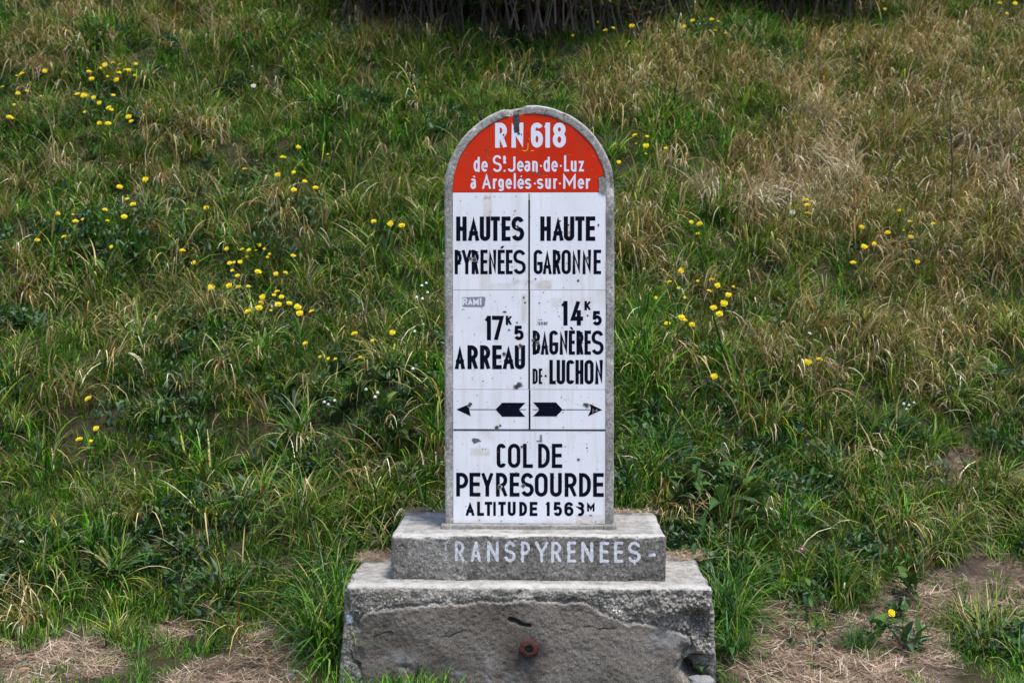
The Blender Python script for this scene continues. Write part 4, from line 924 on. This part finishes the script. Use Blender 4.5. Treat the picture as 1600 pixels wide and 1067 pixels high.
pr = (1 - b) ** 2 * .85 * smooth(.3, 1.0, dry) * (1 - .7 * low); k = clear_of_stone(x, y, .08) & (rg.random(len(x)) < pr)
emit('dry_grass', C_DRY, k, x, y, z, rg, .65, 1.1, azlim=.7, label='dry tan grass hanging down the bank', size=hs)
x, y, z, px, py, rg = candidates(110, ymin=5.9, seed=5); b, dry, g, nz, nz2 = maps(x, y, z, px, py); low = smooth(860, 990, py)
pr = (1 - b) ** 2 * (.07 + .93 * smooth(.25, .85, dry) * (.55 + .45 * (px > 960))) * thick(px, py) * (1 - .6 * low); k = clear_of_stone(x, y, .10) & (rg.random(len(x)) < pr)
emit('bleached_straw', C_STRAW, k, x, y, z, rg, .6, 1.1, azlim=.7, label='bleached straw wisps over the grass')
x, y, z, px, py, rg = candidates(14, ymin=6.6, seed=15); dd = field([(1400, 230, 230, 130, 1), (1270, 200, 60, 120, .8), (1560, 340, 100, 110, .9), (1200, 320, 130, 60, .6), (1500, 100, 100, 50, .4), (590, 55, 40, 30, .7), (60, 110, 50, 35, .5), (250, 470, 90, 30, .6), (270, 280, 80, 25, .5), (1430, 600, 70, 40, .4), (1330, 560, 60, 30, .3)], px, py)
k = (rg.random(len(x)) < smooth(.3, 1.1, dd) * .75 * smooth(-.35, .25, n2(x, y, 2.0, 77, 2)))
emit('draped_straw', C_DRAPE, k, x, y, z, rg, .7, 1.15, azlim=.8, label='long pale straw draping down the upper right bank')
x, y, z, px, py, rg = candidates(420, ymax=9.5, seed=6); b, dry, g, nz, nz2 = maps(x, y, z, px, py)
k = clear_of_stone(x, y, .0) & (rg.random(len(x)) < b * (.2 + .7 * smooth(-.3, .3, n2(x, y, 5, 51, 2))))
emit('straw_litter', C_LITTER, k, x, y, z, rg, .6, 1.1, label='trampled dead straw on the bare ground')
x, y, z, px, py, rg = candidates(110, ymin=5.75, seed=7); b, dry, g, nz, nz2 = maps(x, y, z, px, py)
k = clear_of_stone(x, y, .05) & (rg.random(len(x)) < (1 - b * .9) * smooth(-.1, .5, n2(x, y, 1.9, 61, 2) + .8 * field(HERBY, px, py) + .25 * g + .15 * smooth(700, 900, py)) * .9)
emit('leafy_herbs', C_HERB, k, x, y, z, rg, .7, 1.3, label='small leafy herbs among the grass', lift=.01)
x, y, z, px, py, rg = candidates(1500, ymax=8.0, seed=8); b, dry, g, nz, nz2 = maps(x, y, z, px, py)
gv = field([(430, 1050, 60, 35, 1), (460, 1010, 30, 30, .6), (1290, 1010, 60, 30, .25), (1250, 985, 30, 20, .3), (350, 945, 30, 14, .5), (1490, 730, 30, 20, .3)], px, py)
k = clear_of_stone(x, y, .0) & (rg.random(len(x)) < b * (gv * .8 + .07))
o_ = emit('gravel', C_PEB, k, x, y, z, rg, .003, .009, label='grey gravel on the bare path', lift=.002)

# litter of dead grass lying on the step and plinth tops at the back
def top_litter(name, x0, x1, y0, y1, z, n, seed):
    rg = np.random.default_rng(seed); V = np.stack([rg.uniform(x0, x1, n) + X0, y1 - (y1 - y0) * rg.random(n) ** 1.8, np.full(n, z)], -1)
    scatter(name, V, np.stack([np.zeros(n), np.zeros(n), rg.uniform(-3, 3, n)], -1), rg.uniform(.35, .6, n), rg.integers(0, 8, n), C_LITTER[0], 'dead grass lying on the back of the concrete steps')
top_litter('straw_litter', -.74, -.60, 6.10, 6.32, bzl(920) + .003, 26, 3)
top_litter('straw_litter', .62, .74, 6.16, 6.32, bzl(920) + .003, 16, 4)
top_litter('straw_litter', -.56, .56, 6.25, 6.36, plz(838.5) + .003, 46, 5)

# ------------------------------------------------------------------ tussocks, each one a plant
T_G = [blade_mesh('tussock', 230, (.16, .36), (.0035, .0062), .07, (.05, 1.05), (1.0, 2.3), None, 0, lambda rg: pick(rg, GR + DR[:1], [.36, .28, .10, .04, .18, .04]), 7, .18, 700 + i) for i in range(3)]
T_Y = [blade_mesh('tussock', 220, (.16, .36), (.0032, .0058), .07, (.05, 1.1), (1.0, 2.5), None, 0, lambda rg: pick(rg, GR + OL[:2] + DR[:2], [.2, .22, .14, .1, .06, .06, .05, .12, .05]), 7, .35, 720 + i) for i in range(3)]
T_D = [blade_mesh('tussock', 190, (.18, .46), (.0030, .0055), .09, (.0, 1.1), (1.2, 2.7), DOWN, 1.2, pal_straw, 8, 0, 740 + i, M_STRAW) for i in range(3)]
tus = [ # px,py of the root, scale, kind, label
 (1545, 1015, 1.15, 'Y', 'big grass tussock with drooping tan blades at the bottom right corner of the photo'),
 (1480, 850, 1.15, 'Y', 'broad green tussock with yellowed tips above the bare path on the right'),
 (1290, 905, 1.05, 'G', 'dark bluish green tussock rooted at the edge of the trodden straw right of the base'),
 (1340, 1015, .62, 'G', 'low round green tussock standing alone in the middle of the straw patch'),
 (1140, 880, 1.0, 'G', 'bright green tussock leaning against the right end of the concrete base'),
 (1135, 945, .8, 'G', 'lower green tussock beside the broken right corner of the base'),
 (505, 925, .95, 'G', 'bright green tussock against the left end of the concrete base'),
 (515, 985, .9, 'G', 'green tussock hanging beside the lower left corner of the base'),
 (470, 830, 1.1, 'Y', 'large tussock with arching pale blades left of the plinth, above a bare ledge'),
 (590, 790, .95, 'Y', 'tussock spilling down beside the left edge of the milestone slab'),
 (405, 965, .55, 'G', 'small green tussock at the edge of the gravel path on the left'),
 (1320, 760, 1.0, 'Y', 'tussock with fan of yellow-edged blades in the middle of the right bank'),
 (1030, 710, .95, 'G', 'green tussock on the bank just right of the white panels'),
 (1270, 190, 1.1, 'D', 'tall bleached straw tussock standing upright high on the right bank'),
 (1250, 250, 1.0, 'D', 'reddish tan straw tussock directly below the tallest bleached one'),
 (1440, 170, 1.0, 'D', 'pale dry tussock bending over near the top right'),
 (1560, 350, 1.1, 'D', 'grey tan straw tussock draping down at the right edge of the photo'),
 (1470, 330, 1.0, 'D', 'dry hanging tussock left of the one at the right edge'),
 (590, 60, .85, 'D', 'pinkish dry tussock just below the dark thicket, left of centre'),
 (60, 110, .8, 'D', 'pale dry tussock behind the yellow flowers at the top left'),
 (1190, 290, .95, 'D', 'dry tussock with hanging blades right of the red panel'),
 (1200, 480, .8, 'Y', 'half-dry tussock below the yellow flowers right of the milestone'),
 (1390, 610, .9, 'Y', 'long-bladed tussock with pale tips on the right bank below the middle'),
 (250, 490, .8, 'Y', 'tan-topped tussock in the middle of the left bank'),
 (560, 300, .8, 'G', 'green tussock left of the red panel'),
 (480, 965, 1.1, 'G', 'lush green tussock half a step left of the base, beside the gravel'),
 (520, 900, .9, 'G', 'bright tussock topping the left end of the lower step'),
 (1150, 915, 1.05, 'G', 'lush green tussock arching outward from the right end of the lower step'),
 (512, 1020, 1.45, 'G', 'tallest lush tussock crowding the left face of the lower step'),
 (528, 975, 1.35, 'G', 'lush tussock overlapping the upper left corner of the lower step'),
 (1132, 970, 1.3, 'G', 'lush tussock overlapping the right face of the lower step'),
 (1150, 1020, .8, 'G', 'small tussock at the bottom beside the eroded corner of the base'),
 (495, 1000, 1.25, 'G', 'largest lush tussock left of the base, low by the gravel'),
 (515, 950, 1.15, 'G', 'lush bright tussock pressed to the left face of the lower step'),
 (465, 935, 1.0, 'G', 'rounded green tussock just left of the lush ones by the base'),
 (1140, 980, .9, 'G', 'green tussock low beside the broken right corner'),
 (1540, 985, .95, 'Y', 'upper part of the pair of tussocks at the bottom right corner'),
 (650, 770, .8, 'Y', 'tussock hanging onto the plinth just left of the slab'),
 (380, 800, 1.0, 'Y', 'tan-streaked tussock on the left bank above the bare ledge'),
 (1240, 880, .9, 'G', 'dark narrow-bladed tussock left of the bluish green one'),
]
cnt = 0
for px_, py_, s, kd, lab in tus:
    gx, gy, gz = ground_at(px_, py_); lst = {'G': T_G, 'Y': T_Y, 'D': T_D}[kd]; o = link('grass_tussock', lst[cnt % 3]); cnt += 1
    o.location = (gx, gy, gz - .01); o.scale = (s, s, s * random.uniform(.9, 1.05)); o.rotation_euler = (R(10 if kd != 'D' else 4), 0, random.uniform(-.4, .4) if kd == 'D' else random.uniform(-3, 3)); tag(o, lab, 'grass tussock', 'grass tussocks on the bank')

# ------------------------------------------------------------------ broad-leaved plants
def leaf_mesh(seed, L, W, th, dr, c, lob=.08):
    V, Fc, C = [], [], []; leaf_into(V, Fc, C, (0, 0, 0), 0, L, W, th, dr, np.array(c), 8, .22, lob)
    return mesh_from('leaf', np.array(V), np.array(Fc), M_LEAF, None, True, np.array(C))
LM = [leaf_mesh(0, .19, .065, .7, 1.3, (.050, .110, .018)), leaf_mesh(1, .16, .060, .8, 1.3, (.050, .105, .022)), leaf_mesh(2, .13, .052, .4, 1.5, (.075, .145, .028)), leaf_mesh(3, .18, .040, .6, 1.4, (.040, .090, .022), .18)]
docks = [(1085, 775, 1.15, 'large pale green dock plant with broad crinkled leaves, upper right of the plinth'), (1125, 800, 1.0, 'broad-leaved dock plant just below the largest one right of the plinth'), (1075, 830, .85, 'dock plant with rounded leaves beside the back right corner of the plinth'),
 (1195, 850, .85, 'small rounded-leaf plant above the tussock right of the base'), (1150, 725, .8, 'narrow-leaved green plant between tussocks on the bank right of COL DE'), (1425, 920, .8, 'lobed-leaf plant at the top edge of the straw patch, right'), (1370, 985, .7, 'low leafy plant beside the lone round tussock'),
 (625, 690, .95, 'dark-leaved rosette left of the slab at the height of the arrows'), (560, 610, .9, 'bushy dark leafy plant below single yellow flowers left of ARREAU'), (215, 395, .85, 'big dark broad-leaved plant on the left bank'), (120, 400, 1.0, 'dark leafy plant left of the big broad-leaved one'), (400, 430, .8, 'leafy plant under the dense cluster of yellow flowers'),
 (440, 320, .75, 'grey green leafy plant under the flowers left of the red panel'), (1130, 1010, .55, 'round-leaved creeping plant at the broken lower right corner of the base'), (1110, 1045, .5, 'small clover-like plant touching the loose stone'), (65, 200, .9, 'dark leafy plant at the far left beneath yellow flowers'), (165, 170, .9, 'dark stalky plant beneath the flower cluster at top left'), (1075, 480, .75, 'dark leafy plant beneath the flowers right of GARONNE'), (245, 650, .7, 'green leafy plant on the lower left bank'),
 (1055, 790, 1.0, 'leafy dock plant closest behind the right back corner of the plinth'), (1105, 745, 1.0, 'pale veined dock plant above the largest one'), (1165, 775, .95, 'dock plant with upright leaves right of the largest one'), (1160, 820, .9, 'dark dock plant between the bright ones right of the plinth'),
 (160, 430, 1.0, 'low dark leafy plant below the big broad-leaved one'), (265, 395, .9, 'leafy plant right of the big broad-leaved one'), (600, 650, .9, 'dark plant with grey leaves just above the rosette left of the slab'), (530, 640, .8, 'leafy plant left of the grey-leaved one')]
for i, (px_, py_, s, lab) in enumerate(docks):
    gx, gy, gz = ground_at(px_, py_ + 22); t_ = thing('broad_leaf_plant', (gx, gy, gz + .02), lab, 'plant', 'broad-leaved plants in the grass')
    n_ = 11
    for j in range(n_):
        o = link('leaf', LM[(i + j) % 4] if i < 12 else LM[random.choice((1, 2, 3))], t_); a = 2 * math.pi * j / n_ + random.uniform(-.4, .4)
        o.rotation_euler = (random.uniform(-.3, .3), random.uniform(-.35, .35), a); s2 = s * random.uniform(.65, 1.15); o.scale = (s2, s2, s2); o.location = (random.uniform(-.03, .03), random.uniform(-.03, .03), random.uniform(0, .10 * s))

# ------------------------------------------------------------------ flowers
def petals_mesh(seed, m1, n=18, r=.017):
    rg = np.random.default_rng(seed); V = []; Fc = []
    for ring_ in range(2):
        for k in range(n):
            a = 2 * math.pi * (k + .5 * ring_) / n + rg.uniform(-.06, .06); rr = r * (1 - .3 * ring_) * rg.uniform(.85, 1.1); up = .003 + .004 * ring_; w_ = .0030
            ca, sa = math.cos(a), math.sin(a); q = len(V)
            V += [(ca * .002 + sa * w_ * .5, sa * .002 - ca * w_ * .5, 0), (ca * .002 - sa * w_ * .5, sa * .002 + ca * w_ * .5, 0), (ca * rr * .8 - sa * w_, sa * rr * .8 + ca * w_, up), (ca * rr, sa * rr, up * .8), (ca * rr * .8 + sa * w_, sa * rr * .8 - ca * w_, up)]
            Fc.append((q, q + 1, q + 2, q + 3, q + 4))
    return mesh_from('petals', V, Fc, m1)
def dome_mesh(name, r, h, m, z0=0.0):
    V = [(0, 0, z0 + h)]; Fc = []; n = 10
    for k in range(n): a = 2 * math.pi * k / n; V.append((r * .7 * math.cos(a), r * .7 * math.sin(a), z0 + h * .7))
    for k in range(n): a = 2 * math.pi * k / n; V.append((r * math.cos(a), r * math.sin(a), z0))
    for k in range(n): Fc += [(0, 1 + k, 1 + (k + 1) % n), (1 + k, 1 + n + k, 1 + n + (k + 1) % n, 1 + (k + 1) % n)]
    return mesh_from(name, V, Fc, m)
def stem_mesh(name, h, r, m, bend=.1, n=5, seg=6):
    V = []; Fc = []
    for k in range(seg + 1):
        u = k / seg; cx = bend * h * math.sin(u * math.pi * .5) ** 2 - bend * h
        for j in range(n): a = 2 * math.pi * j / n; rr = r * (1 - .4 * u); V.append((cx + rr * math.cos(a), rr * math.sin(a), h * u - h))
    for k in range(seg):
        for j in range(n): Fc.append((k * n + j, k * n + (j + 1) % n, (k + 1) * n + (j + 1) % n, (k + 1) * n + j))
    return mesh_from(name, V, Fc, m)
PET = [petals_mesh(i, M_PETAL) for i in range(3)]; PETW = [petals_mesh(9, M_WHITE, 14, .015)]; PETP = [petals_mesh(10, M_PURPLE, 14, .013)]
CEN = dome_mesh('flower_centre', .0065, .005, M_CENTRE, .002); CAL = dome_mesh('calyx', .0062, -.012, M_STEM, -.0005)
STM = [stem_mesh('stem', .26, .0016, M_STEM, .15), stem_mesh('stem', .26, .0016, M_STEM, -.2), stem_mesh('stem', .26, .0016, M_STEM, .05)]
CLUST = {
 'yellow flower in the loose cluster near the top left corner': [(164, 102), (177, 100), (158, 108), (187, 103), (195, 109), (201, 110), (212, 101), (186, 115), (168, 120), (182, 126), (211, 119), (139, 113), (143, 124), (103, 114)],
 'yellow flower at the far left edge near the top': [(70, 112), (26, 119), (34, 116), (4, 137), (42, 143), (28, 146), (64, 151), (22, 164), (15, 184), (20, 187)],
 'yellow flower scattered just below the top left cluster': [(131, 150), (121, 148), (146, 153), (177, 150), (155, 162), (170, 169), (174, 173), (132, 176), (156, 194), (169, 195), (205, 190), (201, 184)],
 'yellow flower in the sparse row crossing the upper left bank': [(227, 281), (187, 294), (199, 312), (208, 320), (164, 330), (194, 341), (90, 335), (114, 336), (129, 345), (118, 349), (168, 346), (293, 329), (322, 325)],
 'yellow flower left of the red panel': [(382, 265), (434, 274), (442, 247), (466, 231), (512, 243), (476, 284), (459, 270), (459, 297), (493, 294)],
 'yellow flower along the top edge right of centre': [(1028, 4), (989, 12), (985, 24), (987, 42), (958, 45), (946, 49), (934, 35), (895, 56), (1082, 33), (1069, 42), (1112, 31), (1122, 34), (1117, 50), (1134, 54)],
 'yellow flower close to the right shoulder of the slab': [(992, 213), (1011, 214), (1009, 228), (994, 227), (1009, 242), (1040, 233), (967, 254)],
 'yellow flower just left of the slab beside HAUTES': [(584, 346), (610, 350), (628, 353), (582, 368)],
 'yellow flower at the top right of the photo': [(1380, 3), (1383, 15), (1573, 22), (1586, 6), (1562, 6)],
 'yellow flower in the scattered patch on the right bank': [(1261, 322), (1258, 314), (1262, 334), (1406, 330), (1458, 350), (1422, 349), (1346, 356), (1387, 364), (1366, 381), (1350, 387), (1423, 371), (1415, 393), (1433, 411), (1333, 411), (1411, 360)],
 'yellow flower of the three beside HAUTE on the right': [(1080, 349), (1093, 352), (1090, 366)],
 'small yellow flower on the left bank beside the big leafy plant': [(58, 377), (100, 373), (174, 387), (285, 393), (303, 411), (266, 370)],
 'yellow flower in the densest cluster left of the milestone': [(354, 390), (378, 391), (389, 391), (405, 384), (413, 391), (400, 393), (386, 403), (418, 402), (421, 398), (458, 401), (359, 412), (366, 411), (375, 410), (363, 423), (371, 432), (403, 426), (431, 429), (446, 427), (330, 451), (358, 448), (372, 449), (388, 448)],
 'yellow flower in the lower half of the densest cluster': [(433, 457), (428, 462), (410, 465), (440, 465), (407, 473), (410, 476), (435, 476), (452, 475), (465, 480), (405, 482), (423, 486), (387, 487), (468, 492), (487, 487)],
 'yellow flower in the short row left of ARREAU': [(477, 538), (500, 558), (513, 561), (524, 561), (613, 520), (563, 561), (582, 533), (554, 522)],
 'yellow flower in the cluster right of GARONNE': [(1006, 421), (1046, 441), (1060, 450), (1090, 440), (1112, 439), (1121, 446), (1146, 448), (1108, 455), (1025, 466), (1070, 466), (1138, 461), (1131, 475), (1115, 482), (1124, 491), (1065, 497), (1071, 502), (1043, 507), (1081, 508), (1064, 424)],
 'orange yellow flower on the right bank level with DE LUCHON': [(1280, 563), (1262, 566), (1116, 590)],
 'lone yellow flower on the lower left bank': [(138, 624)],
 'yellow flower of the low trio on the lower left bank': [(150, 670), (124, 688), (142, 689)],
 'single yellow flower at the top edge of the straw patch': [(1393, 958)],
}
def flower(px_, py_, lab, grp, pet, small=1.0, cat='flower', nm='yellow_flower', hh=None):
    h = hh or random.uniform(.19, .28)
    x_, y_, z_ = ground_at(px_, py_, h); t_ = thing(nm, (x_, y_, z_ + h), lab, cat, grp, random.uniform(-3, 3))
    st = link('stem', random.choice(STM), t_); st.scale = (1, 1, (h + .03) / .26)
    hd = link('flower_head', pet, t_); cn = link('flower_centre', CEN, hd); cl = link('calyx', CAL, hd)
    s = small * random.choice((.6, .85, 1.0, 1.15, 1.3)); hd.scale = (s, s, s); hd.rotation_euler = (random.uniform(-.3, .3), random.uniform(-.3, .3), 0)
    tiltv = Euler((R(random.uniform(15, 60)), R(random.uniform(-25, 25)), 0)).to_matrix()
    hd.rotation_euler = (Matrix.Rotation(-t_.rotation_euler.z, 3, 'Z') @ tiltv).to_euler()
ORD = ['leftmost', 'second', 'third', 'fourth', 'fifth', 'sixth', 'seventh', 'eighth', 'ninth', 'tenth', 'eleventh', 'twelfth', 'thirteenth', 'fourteenth', 'fifteenth', 'sixteenth', 'seventeenth', 'eighteenth', 'nineteenth', 'twentieth', 'twenty-first', 'twenty-second']
def ordinal(k, n, noun):
    if n == 1: return noun
    if k == 0: return 'leftmost ' + noun
    if k == n - 1: return 'rightmost ' + noun
    head, tail = noun.split(' flower', 1) if ' flower' in noun else (noun.split(' head', 1)[0] + ' head', noun.split(' head', 1)[1]); head = head + ' flower' if ' flower' in noun else head
    return '%s %s from left%s' % (ORD[k], head, tail)
for lab, lst in CLUST.items():
    for k, (a, b) in enumerate(sorted(lst)): flower(a, b, ordinal(k, len(lst), lab), 'yellow flowers on the bank', random.choice(PET), 1.0 if b > 200 else 1.1)
for a, b, lab in ((395, 106, 'white flower head high on the left bank'), (396, 136, 'small white flower below the white one high on the left bank'), (1238, 334, 'small white flower beside the purple one on the right bank'), (1265, 522, 'white flower on the right bank level with BAGNÈRES'), (34, 848, 'flat white flower at the lower left edge')):
    flower(a, b, lab, 'white flowers', PETW[0], 1.2, nm='white_flower')
for a, b, lab in ((1234, 300, 'small purple flower on the right bank'), (1253, 859, 'tiny purple flower above the tussock right of the base')): flower(a, b, lab, 'purple flowers', PETP[0], .9, nm='purple_flower')
SEEDM = dome_mesh('seed_ball', .009, .012, M_WHITE, 0)
for lst, lab in (([(659, 448), (666, 444), (660, 468), (651, 467), (668, 458)], 'whitish round seed head left of the slab beside the RAMI sticker'), ([(660, 496), (661, 508), (648, 520)], 'whitish seed head left of the slab level with ARREAU'),
                 ([(507, 630), (523, 629), (513, 634)], 'whitish seed head in the small group left of the arrows'), ([(572, 611), (590, 618), (586, 622), (645, 580)], 'pale seed head above the dark rosette left of the slab'), ([(1412, 633), (1420, 636), (1428, 632), (1416, 640)], 'pale seed head on the right bank above the bare patch')):
    for k, (a, b) in enumerate(sorted(lst)):
        h = .13; x_, y_, z_ = ground_at(a, b, h); t_ = thing('seed_head', (x_, y_, z_ + h), ordinal(k, len(lst), lab), 'seed head', 'pale seed heads'); link('seed_ball', SEEDM, t_); st = link('stem', STM[0], t_); st.scale = (1, 1, .6)

# ------------------------------------------------------------------ dead weed stalks on the right bank
def stalk(pts, label, r=.0065):
    """a bare, kinked dead stem rooted at the first photo point, leaning as the others show"""
    x0_, y0_, z0_ = ground_at(*pts[0]); V = []; Fc = []; prev = None; cent = []
    for i, (a, b) in enumerate(pts):
        d = ray(a, b); yy = y0_ - .05 * i; p = d * (yy / d[1]); cent.append(np.array([p[0], yy, p[2] + CAMZ]))
    dense = []
    for i in range(len(cent) - 1):
        for k in range(5): dense.append(cent[i] * (1 - k / 5) + cent[i + 1] * (k / 5) + RNG.normal(0, .003, 3))
    dense.append(cent[-1]); n = 5
    for i, c in enumerate(dense):
        rr = r * (1 - .75 * i / len(dense))
        for j in range(n): a = 2 * math.pi * j / n; V.append((c[0] + rr * math.cos(a) - x0_, c[1] + rr * math.sin(a) - y0_, c[2] - z0_))
    for i in range(len(dense) - 1):
        for j in range(n): Fc.append((i * n + j, i * n + (j + 1) % n, (i + 1) * n + (j + 1) % n, (i + 1) * n + j))
    o = link('dead_stalk', mesh_from('dead_stalk', V, Fc, M_DRYSTEM)); o.location = (x0_, y0_, z0_); tag(o, label, 'dead stalk', 'dead weed stalks')
stalk([(1375, 335), (1395, 250), (1430, 210), (1455, 180)], 'long bent dead stalk leaning right on the upper right bank')
stalk([(1485, 345), (1488, 250), (1484, 170), (1488, 120)], 'upright dark dead stalk on the upper right bank')
stalk([(1140, 265), (1170, 220), (1200, 190), (1216, 165)], 'thin dead stalk leaning right, right of the red panel')
stalk([(1500, 280), (1540, 250), (1575, 225), (1598, 200)], 'thin dead stalk near the right edge of the photo', .005)
stalk([(1490, 190), (1535, 160), (1550, 120), (1556, 75)], 'curved dead stalk near the top right corner', .005)
stalk([(1180, 640), (1182, 600), (1178, 560)], 'short brown dead stalk on the right bank', .003)
stalk([(1490, 640), (1486, 590), (1483, 560)], 'short rusty stalk near the right edge', .003)

# ------------------------------------------------------------------ dark thicket and trunk at the head of the bank
SH_T = []
def shrub_meshes(seed):
    rg = np.random.default_rng(seed); V = []; Fc = []; 
    def tube(p0, p1, r0, r1):
        i0 = len(V); d = np.array(p1) - np.array(p0); d /= np.linalg.norm(d); u = np.cross(d, [0.3, .9, .1]); u /= np.linalg.norm(u); w_ = np.cross(d, u)
        for p, r_ in ((p0, r0), (p1, r1)):
            for j in range(4): a = math.pi / 2 * j; V.append(np.array(p) + r_ * (math.cos(a) * u + math.sin(a) * w_))
        for j in range(4): Fc.append((i0 + j, i0 + (j + 1) % 4, i0 + 4 + (j + 1) % 4, i0 + 4 + j))
    LV, LF, LC = [], [], []
    for s in range(64):
        p = np.array([rg.normal(0, .28), rg.normal(0, .2), -.05]); d = np.array([rg.normal(0, .22), rg.normal(-.05, .2), 1.0]); r_ = rg.uniform(.003, .010)
        for k in range(5):
            q = p + d * rg.uniform(.16, .30); tube(p, q, r_, r_ * .75)
            if rg.random() < .9:
                e = q + np.array([rg.normal(0, .16), rg.normal(0, .12), rg.uniform(-.05, .15)]); tube(q, e, r_ * .5, r_ * .2)
                for m_ in range(9):
                    tt = rg.random(); c = np.array([(0.045, .085, .016), (.07, .11, .025), (.16, .10, .05), (.08, .06, .04)][rg.choice(4, p=[.42, .28, .1, .2])]) * rg.uniform(.6, 1.2)
                    leaf_into(LV, LF, LC, q + (e - q) * tt, rg.uniform(-3, 3), rg.uniform(.04, .08), rg.uniform(.015, .035), rg.uniform(.4, 2.2), .8, c, 2, .2)
            p = q; d = d + np.array([rg.normal(0, .15), rg.normal(0, .12), 0]); r_ *= .8
    return mesh_from('branches', np.array(V), Fc, M_DRYSTEM), mesh_from('foliage', np.array(LV), np.array(LF), M_LEAF, None, True, np.array(LC))
SHM = [shrub_meshes(50 + i) for i in range(3)]
sh = [(600, 8, 1.0, 'dark twiggy shrub at the left end of the thicket along the top edge'), (640, 14, 1.15, 'dense brown shrub second from the left in the thicket'), (690, 20, 1.2, 'dark shrub in the left half of the thicket'), (735, 26, 1.1, 'shrub with hanging dead stems in the thicket left of the trunk'), (780, 32, 1.2, 'dark shrub immediately left of the trunk'),
      (860, 34, 1.2, 'dark shrub immediately right of the trunk'), (905, 28, 1.1, 'twiggy shrub second to the right of the trunk'), (950, 14, 1.1, 'shrub near the right end of the thicket'), (995, 2, 1.0, 'shrub at the right end of the thicket'), (1240, 14, 1.0, 'left one of the two dark shrubs at the top edge on the right'), (1300, 10, 1.0, 'right one of the two dark shrubs at the top edge on the right'), (1140, -6, .9, 'small shrub between the thicket and the two dark shrubs on the right'), (560, -10, .9, 'low shrub peeping over the top edge left of the thicket')]
for i, (a, b, s, lab) in enumerate(sh):
    gx, gy, gz = ground_at(a, b + 18); t_ = thing('shrub', (gx, gy + .05, gz), lab, 'shrub', 'shrubs at the head of the bank', random.uniform(-3, 3)); t_.scale = (s, s, s)
    link('branches', SHM[i % 3][0], t_); link('foliage', SHM[i % 3][1], t_)
    if i < 11:
        t2 = thing('shrub', (gx + random.uniform(-.2, .2), gy + .65, gz + .38), 'rear shrub directly behind the ' + lab.split(' in the')[0].split(' at the')[0], 'shrub', 'rear row of shrubs', random.uniform(-3, 3)); t2.scale = (1.25, 1.25, 1.2)
        link('branches', SHM[(i + 1) % 3][0], t2); link('foliage', SHM[(i + 1) % 3][1], t2)
gx, gy, gz = ground_at(829, 64); tr = thing('tree', (gx, gy + .05, gz), 'dark tree trunk standing in the thicket above the milestone', 'tree')
V = []; Fc = []; n = 14; seg = 14
for k in range(seg + 1):
    u = k / seg; zz = -.1 + 2.6 * u; r_ = .062 * (1 - .35 * u) + .02 * math.exp(-zz * 9)
    for j in range(n):
        a = 2 * math.pi * j / n; rr = r_ * (1 + .12 * math.sin(5 * a + zz * 2) + .05 * random.uniform(-1, 1)); V.append((rr * math.cos(a) + .05 * math.sin(zz * 1.7), rr * math.sin(a), zz))
for k in range(seg):
    for j in range(n): Fc.append((k * n + j, k * n + (j + 1) % n, (k + 1) * n + (j + 1) % n, (k + 1) * n + j))
link('trunk', mesh_from('trunk', V, Fc, M_BARK), tr)
cr_ = link('crown', SHM[0][1], tr); cr_.location = (.05, 0, 1.7); cr_.scale = (1.6, 1.6, 1.3); lb = link('limbs', SHM[0][0], tr); lb.location = (.05, 0, 1.7); lb.scale = (1.6, 1.6, 1.3)

# ------------------------------------------------------------------ loose stones, twig, fallen leaf
def rock(name, px_, py_, s, label, cat='stone', grp=None, dims=(1, .8, .6), m=None):
    bm = bmesh.new(); bmesh.ops.create_icosphere(bm, subdivisions=3, radius=1); P = np.array([v.co[:] for v in bm.verts]); sd_ = px_ * .013
    dd = 1 + .35 * fbm(P * 1.3 + sd_, 3) + .12 * fbm(P * 5 + sd_, 2)
    for v_, k_ in zip(bm.verts, dd): v_.co = Vector((v_.co.x * dims[0], v_.co.y * dims[1], v_.co.z * dims[2])) * float(k_) * s
    me = bpy.data.meshes.new(name); bm.to_mesh(me); bm.free(); me.materials.append(m or M_STONE)
    o = link(name, me); gx, gy, gz = ground_at(px_, py_); o.location = (gx, gy, gz + s * dims[2] * .35); tag(o, label, cat, grp); return o
ls = rock('loose_stone', 1088, 1052, .045, 'broken grey stone lodged under the eroded lower right corner of the base', 'stone', None, (1.1, .8, .55)); ls.location.y = 5.56
rock('loose_stone', 1452, 772 - 40, .022, 'small stone on the bare patch of the right bank'); rock('loose_stone', 452, 1058, .02, 'pale pebble on the gravel at the bottom left'); rock('loose_stone', 462, 1050, .014, 'small grey pebble right of the pale one'); rock('loose_stone', 1233, 1026, .013, 'dark pebble in the straw patch'); rock('loose_stone', 349, 952, .016, 'small stone on the ledge path left')
x1_, y1_, z1_ = ground_at(1195, 988); x2_, y2_, z2_ = ground_at(1231, 1000); me = stem_mesh('twig', 1, .005, M_DRYSTEM, .04)
tw = link('twig', me); dv = Vector((x2_ - x1_, y2_ - y1_, z2_ - z1_)); tw.location = (x2_, y2_, z2_ + .012); tw.scale = (1, 1, dv.length); tw.rotation_euler = dv.to_track_quat('Z', 'Y').to_euler(); tag(tw, 'short dark twig lying on the straw right of the base', 'twig')
gx, gy, gz = ground_at(38, 1056); fl = link('fallen_leaf', leaf_mesh(4, .06, .03, 1.3, .3, (.5, .22, .13))); fl.location = (gx - .03, gy, gz + .02); tag(fl, 'orange brown fallen leaf in the bottom left corner', 'leaf')
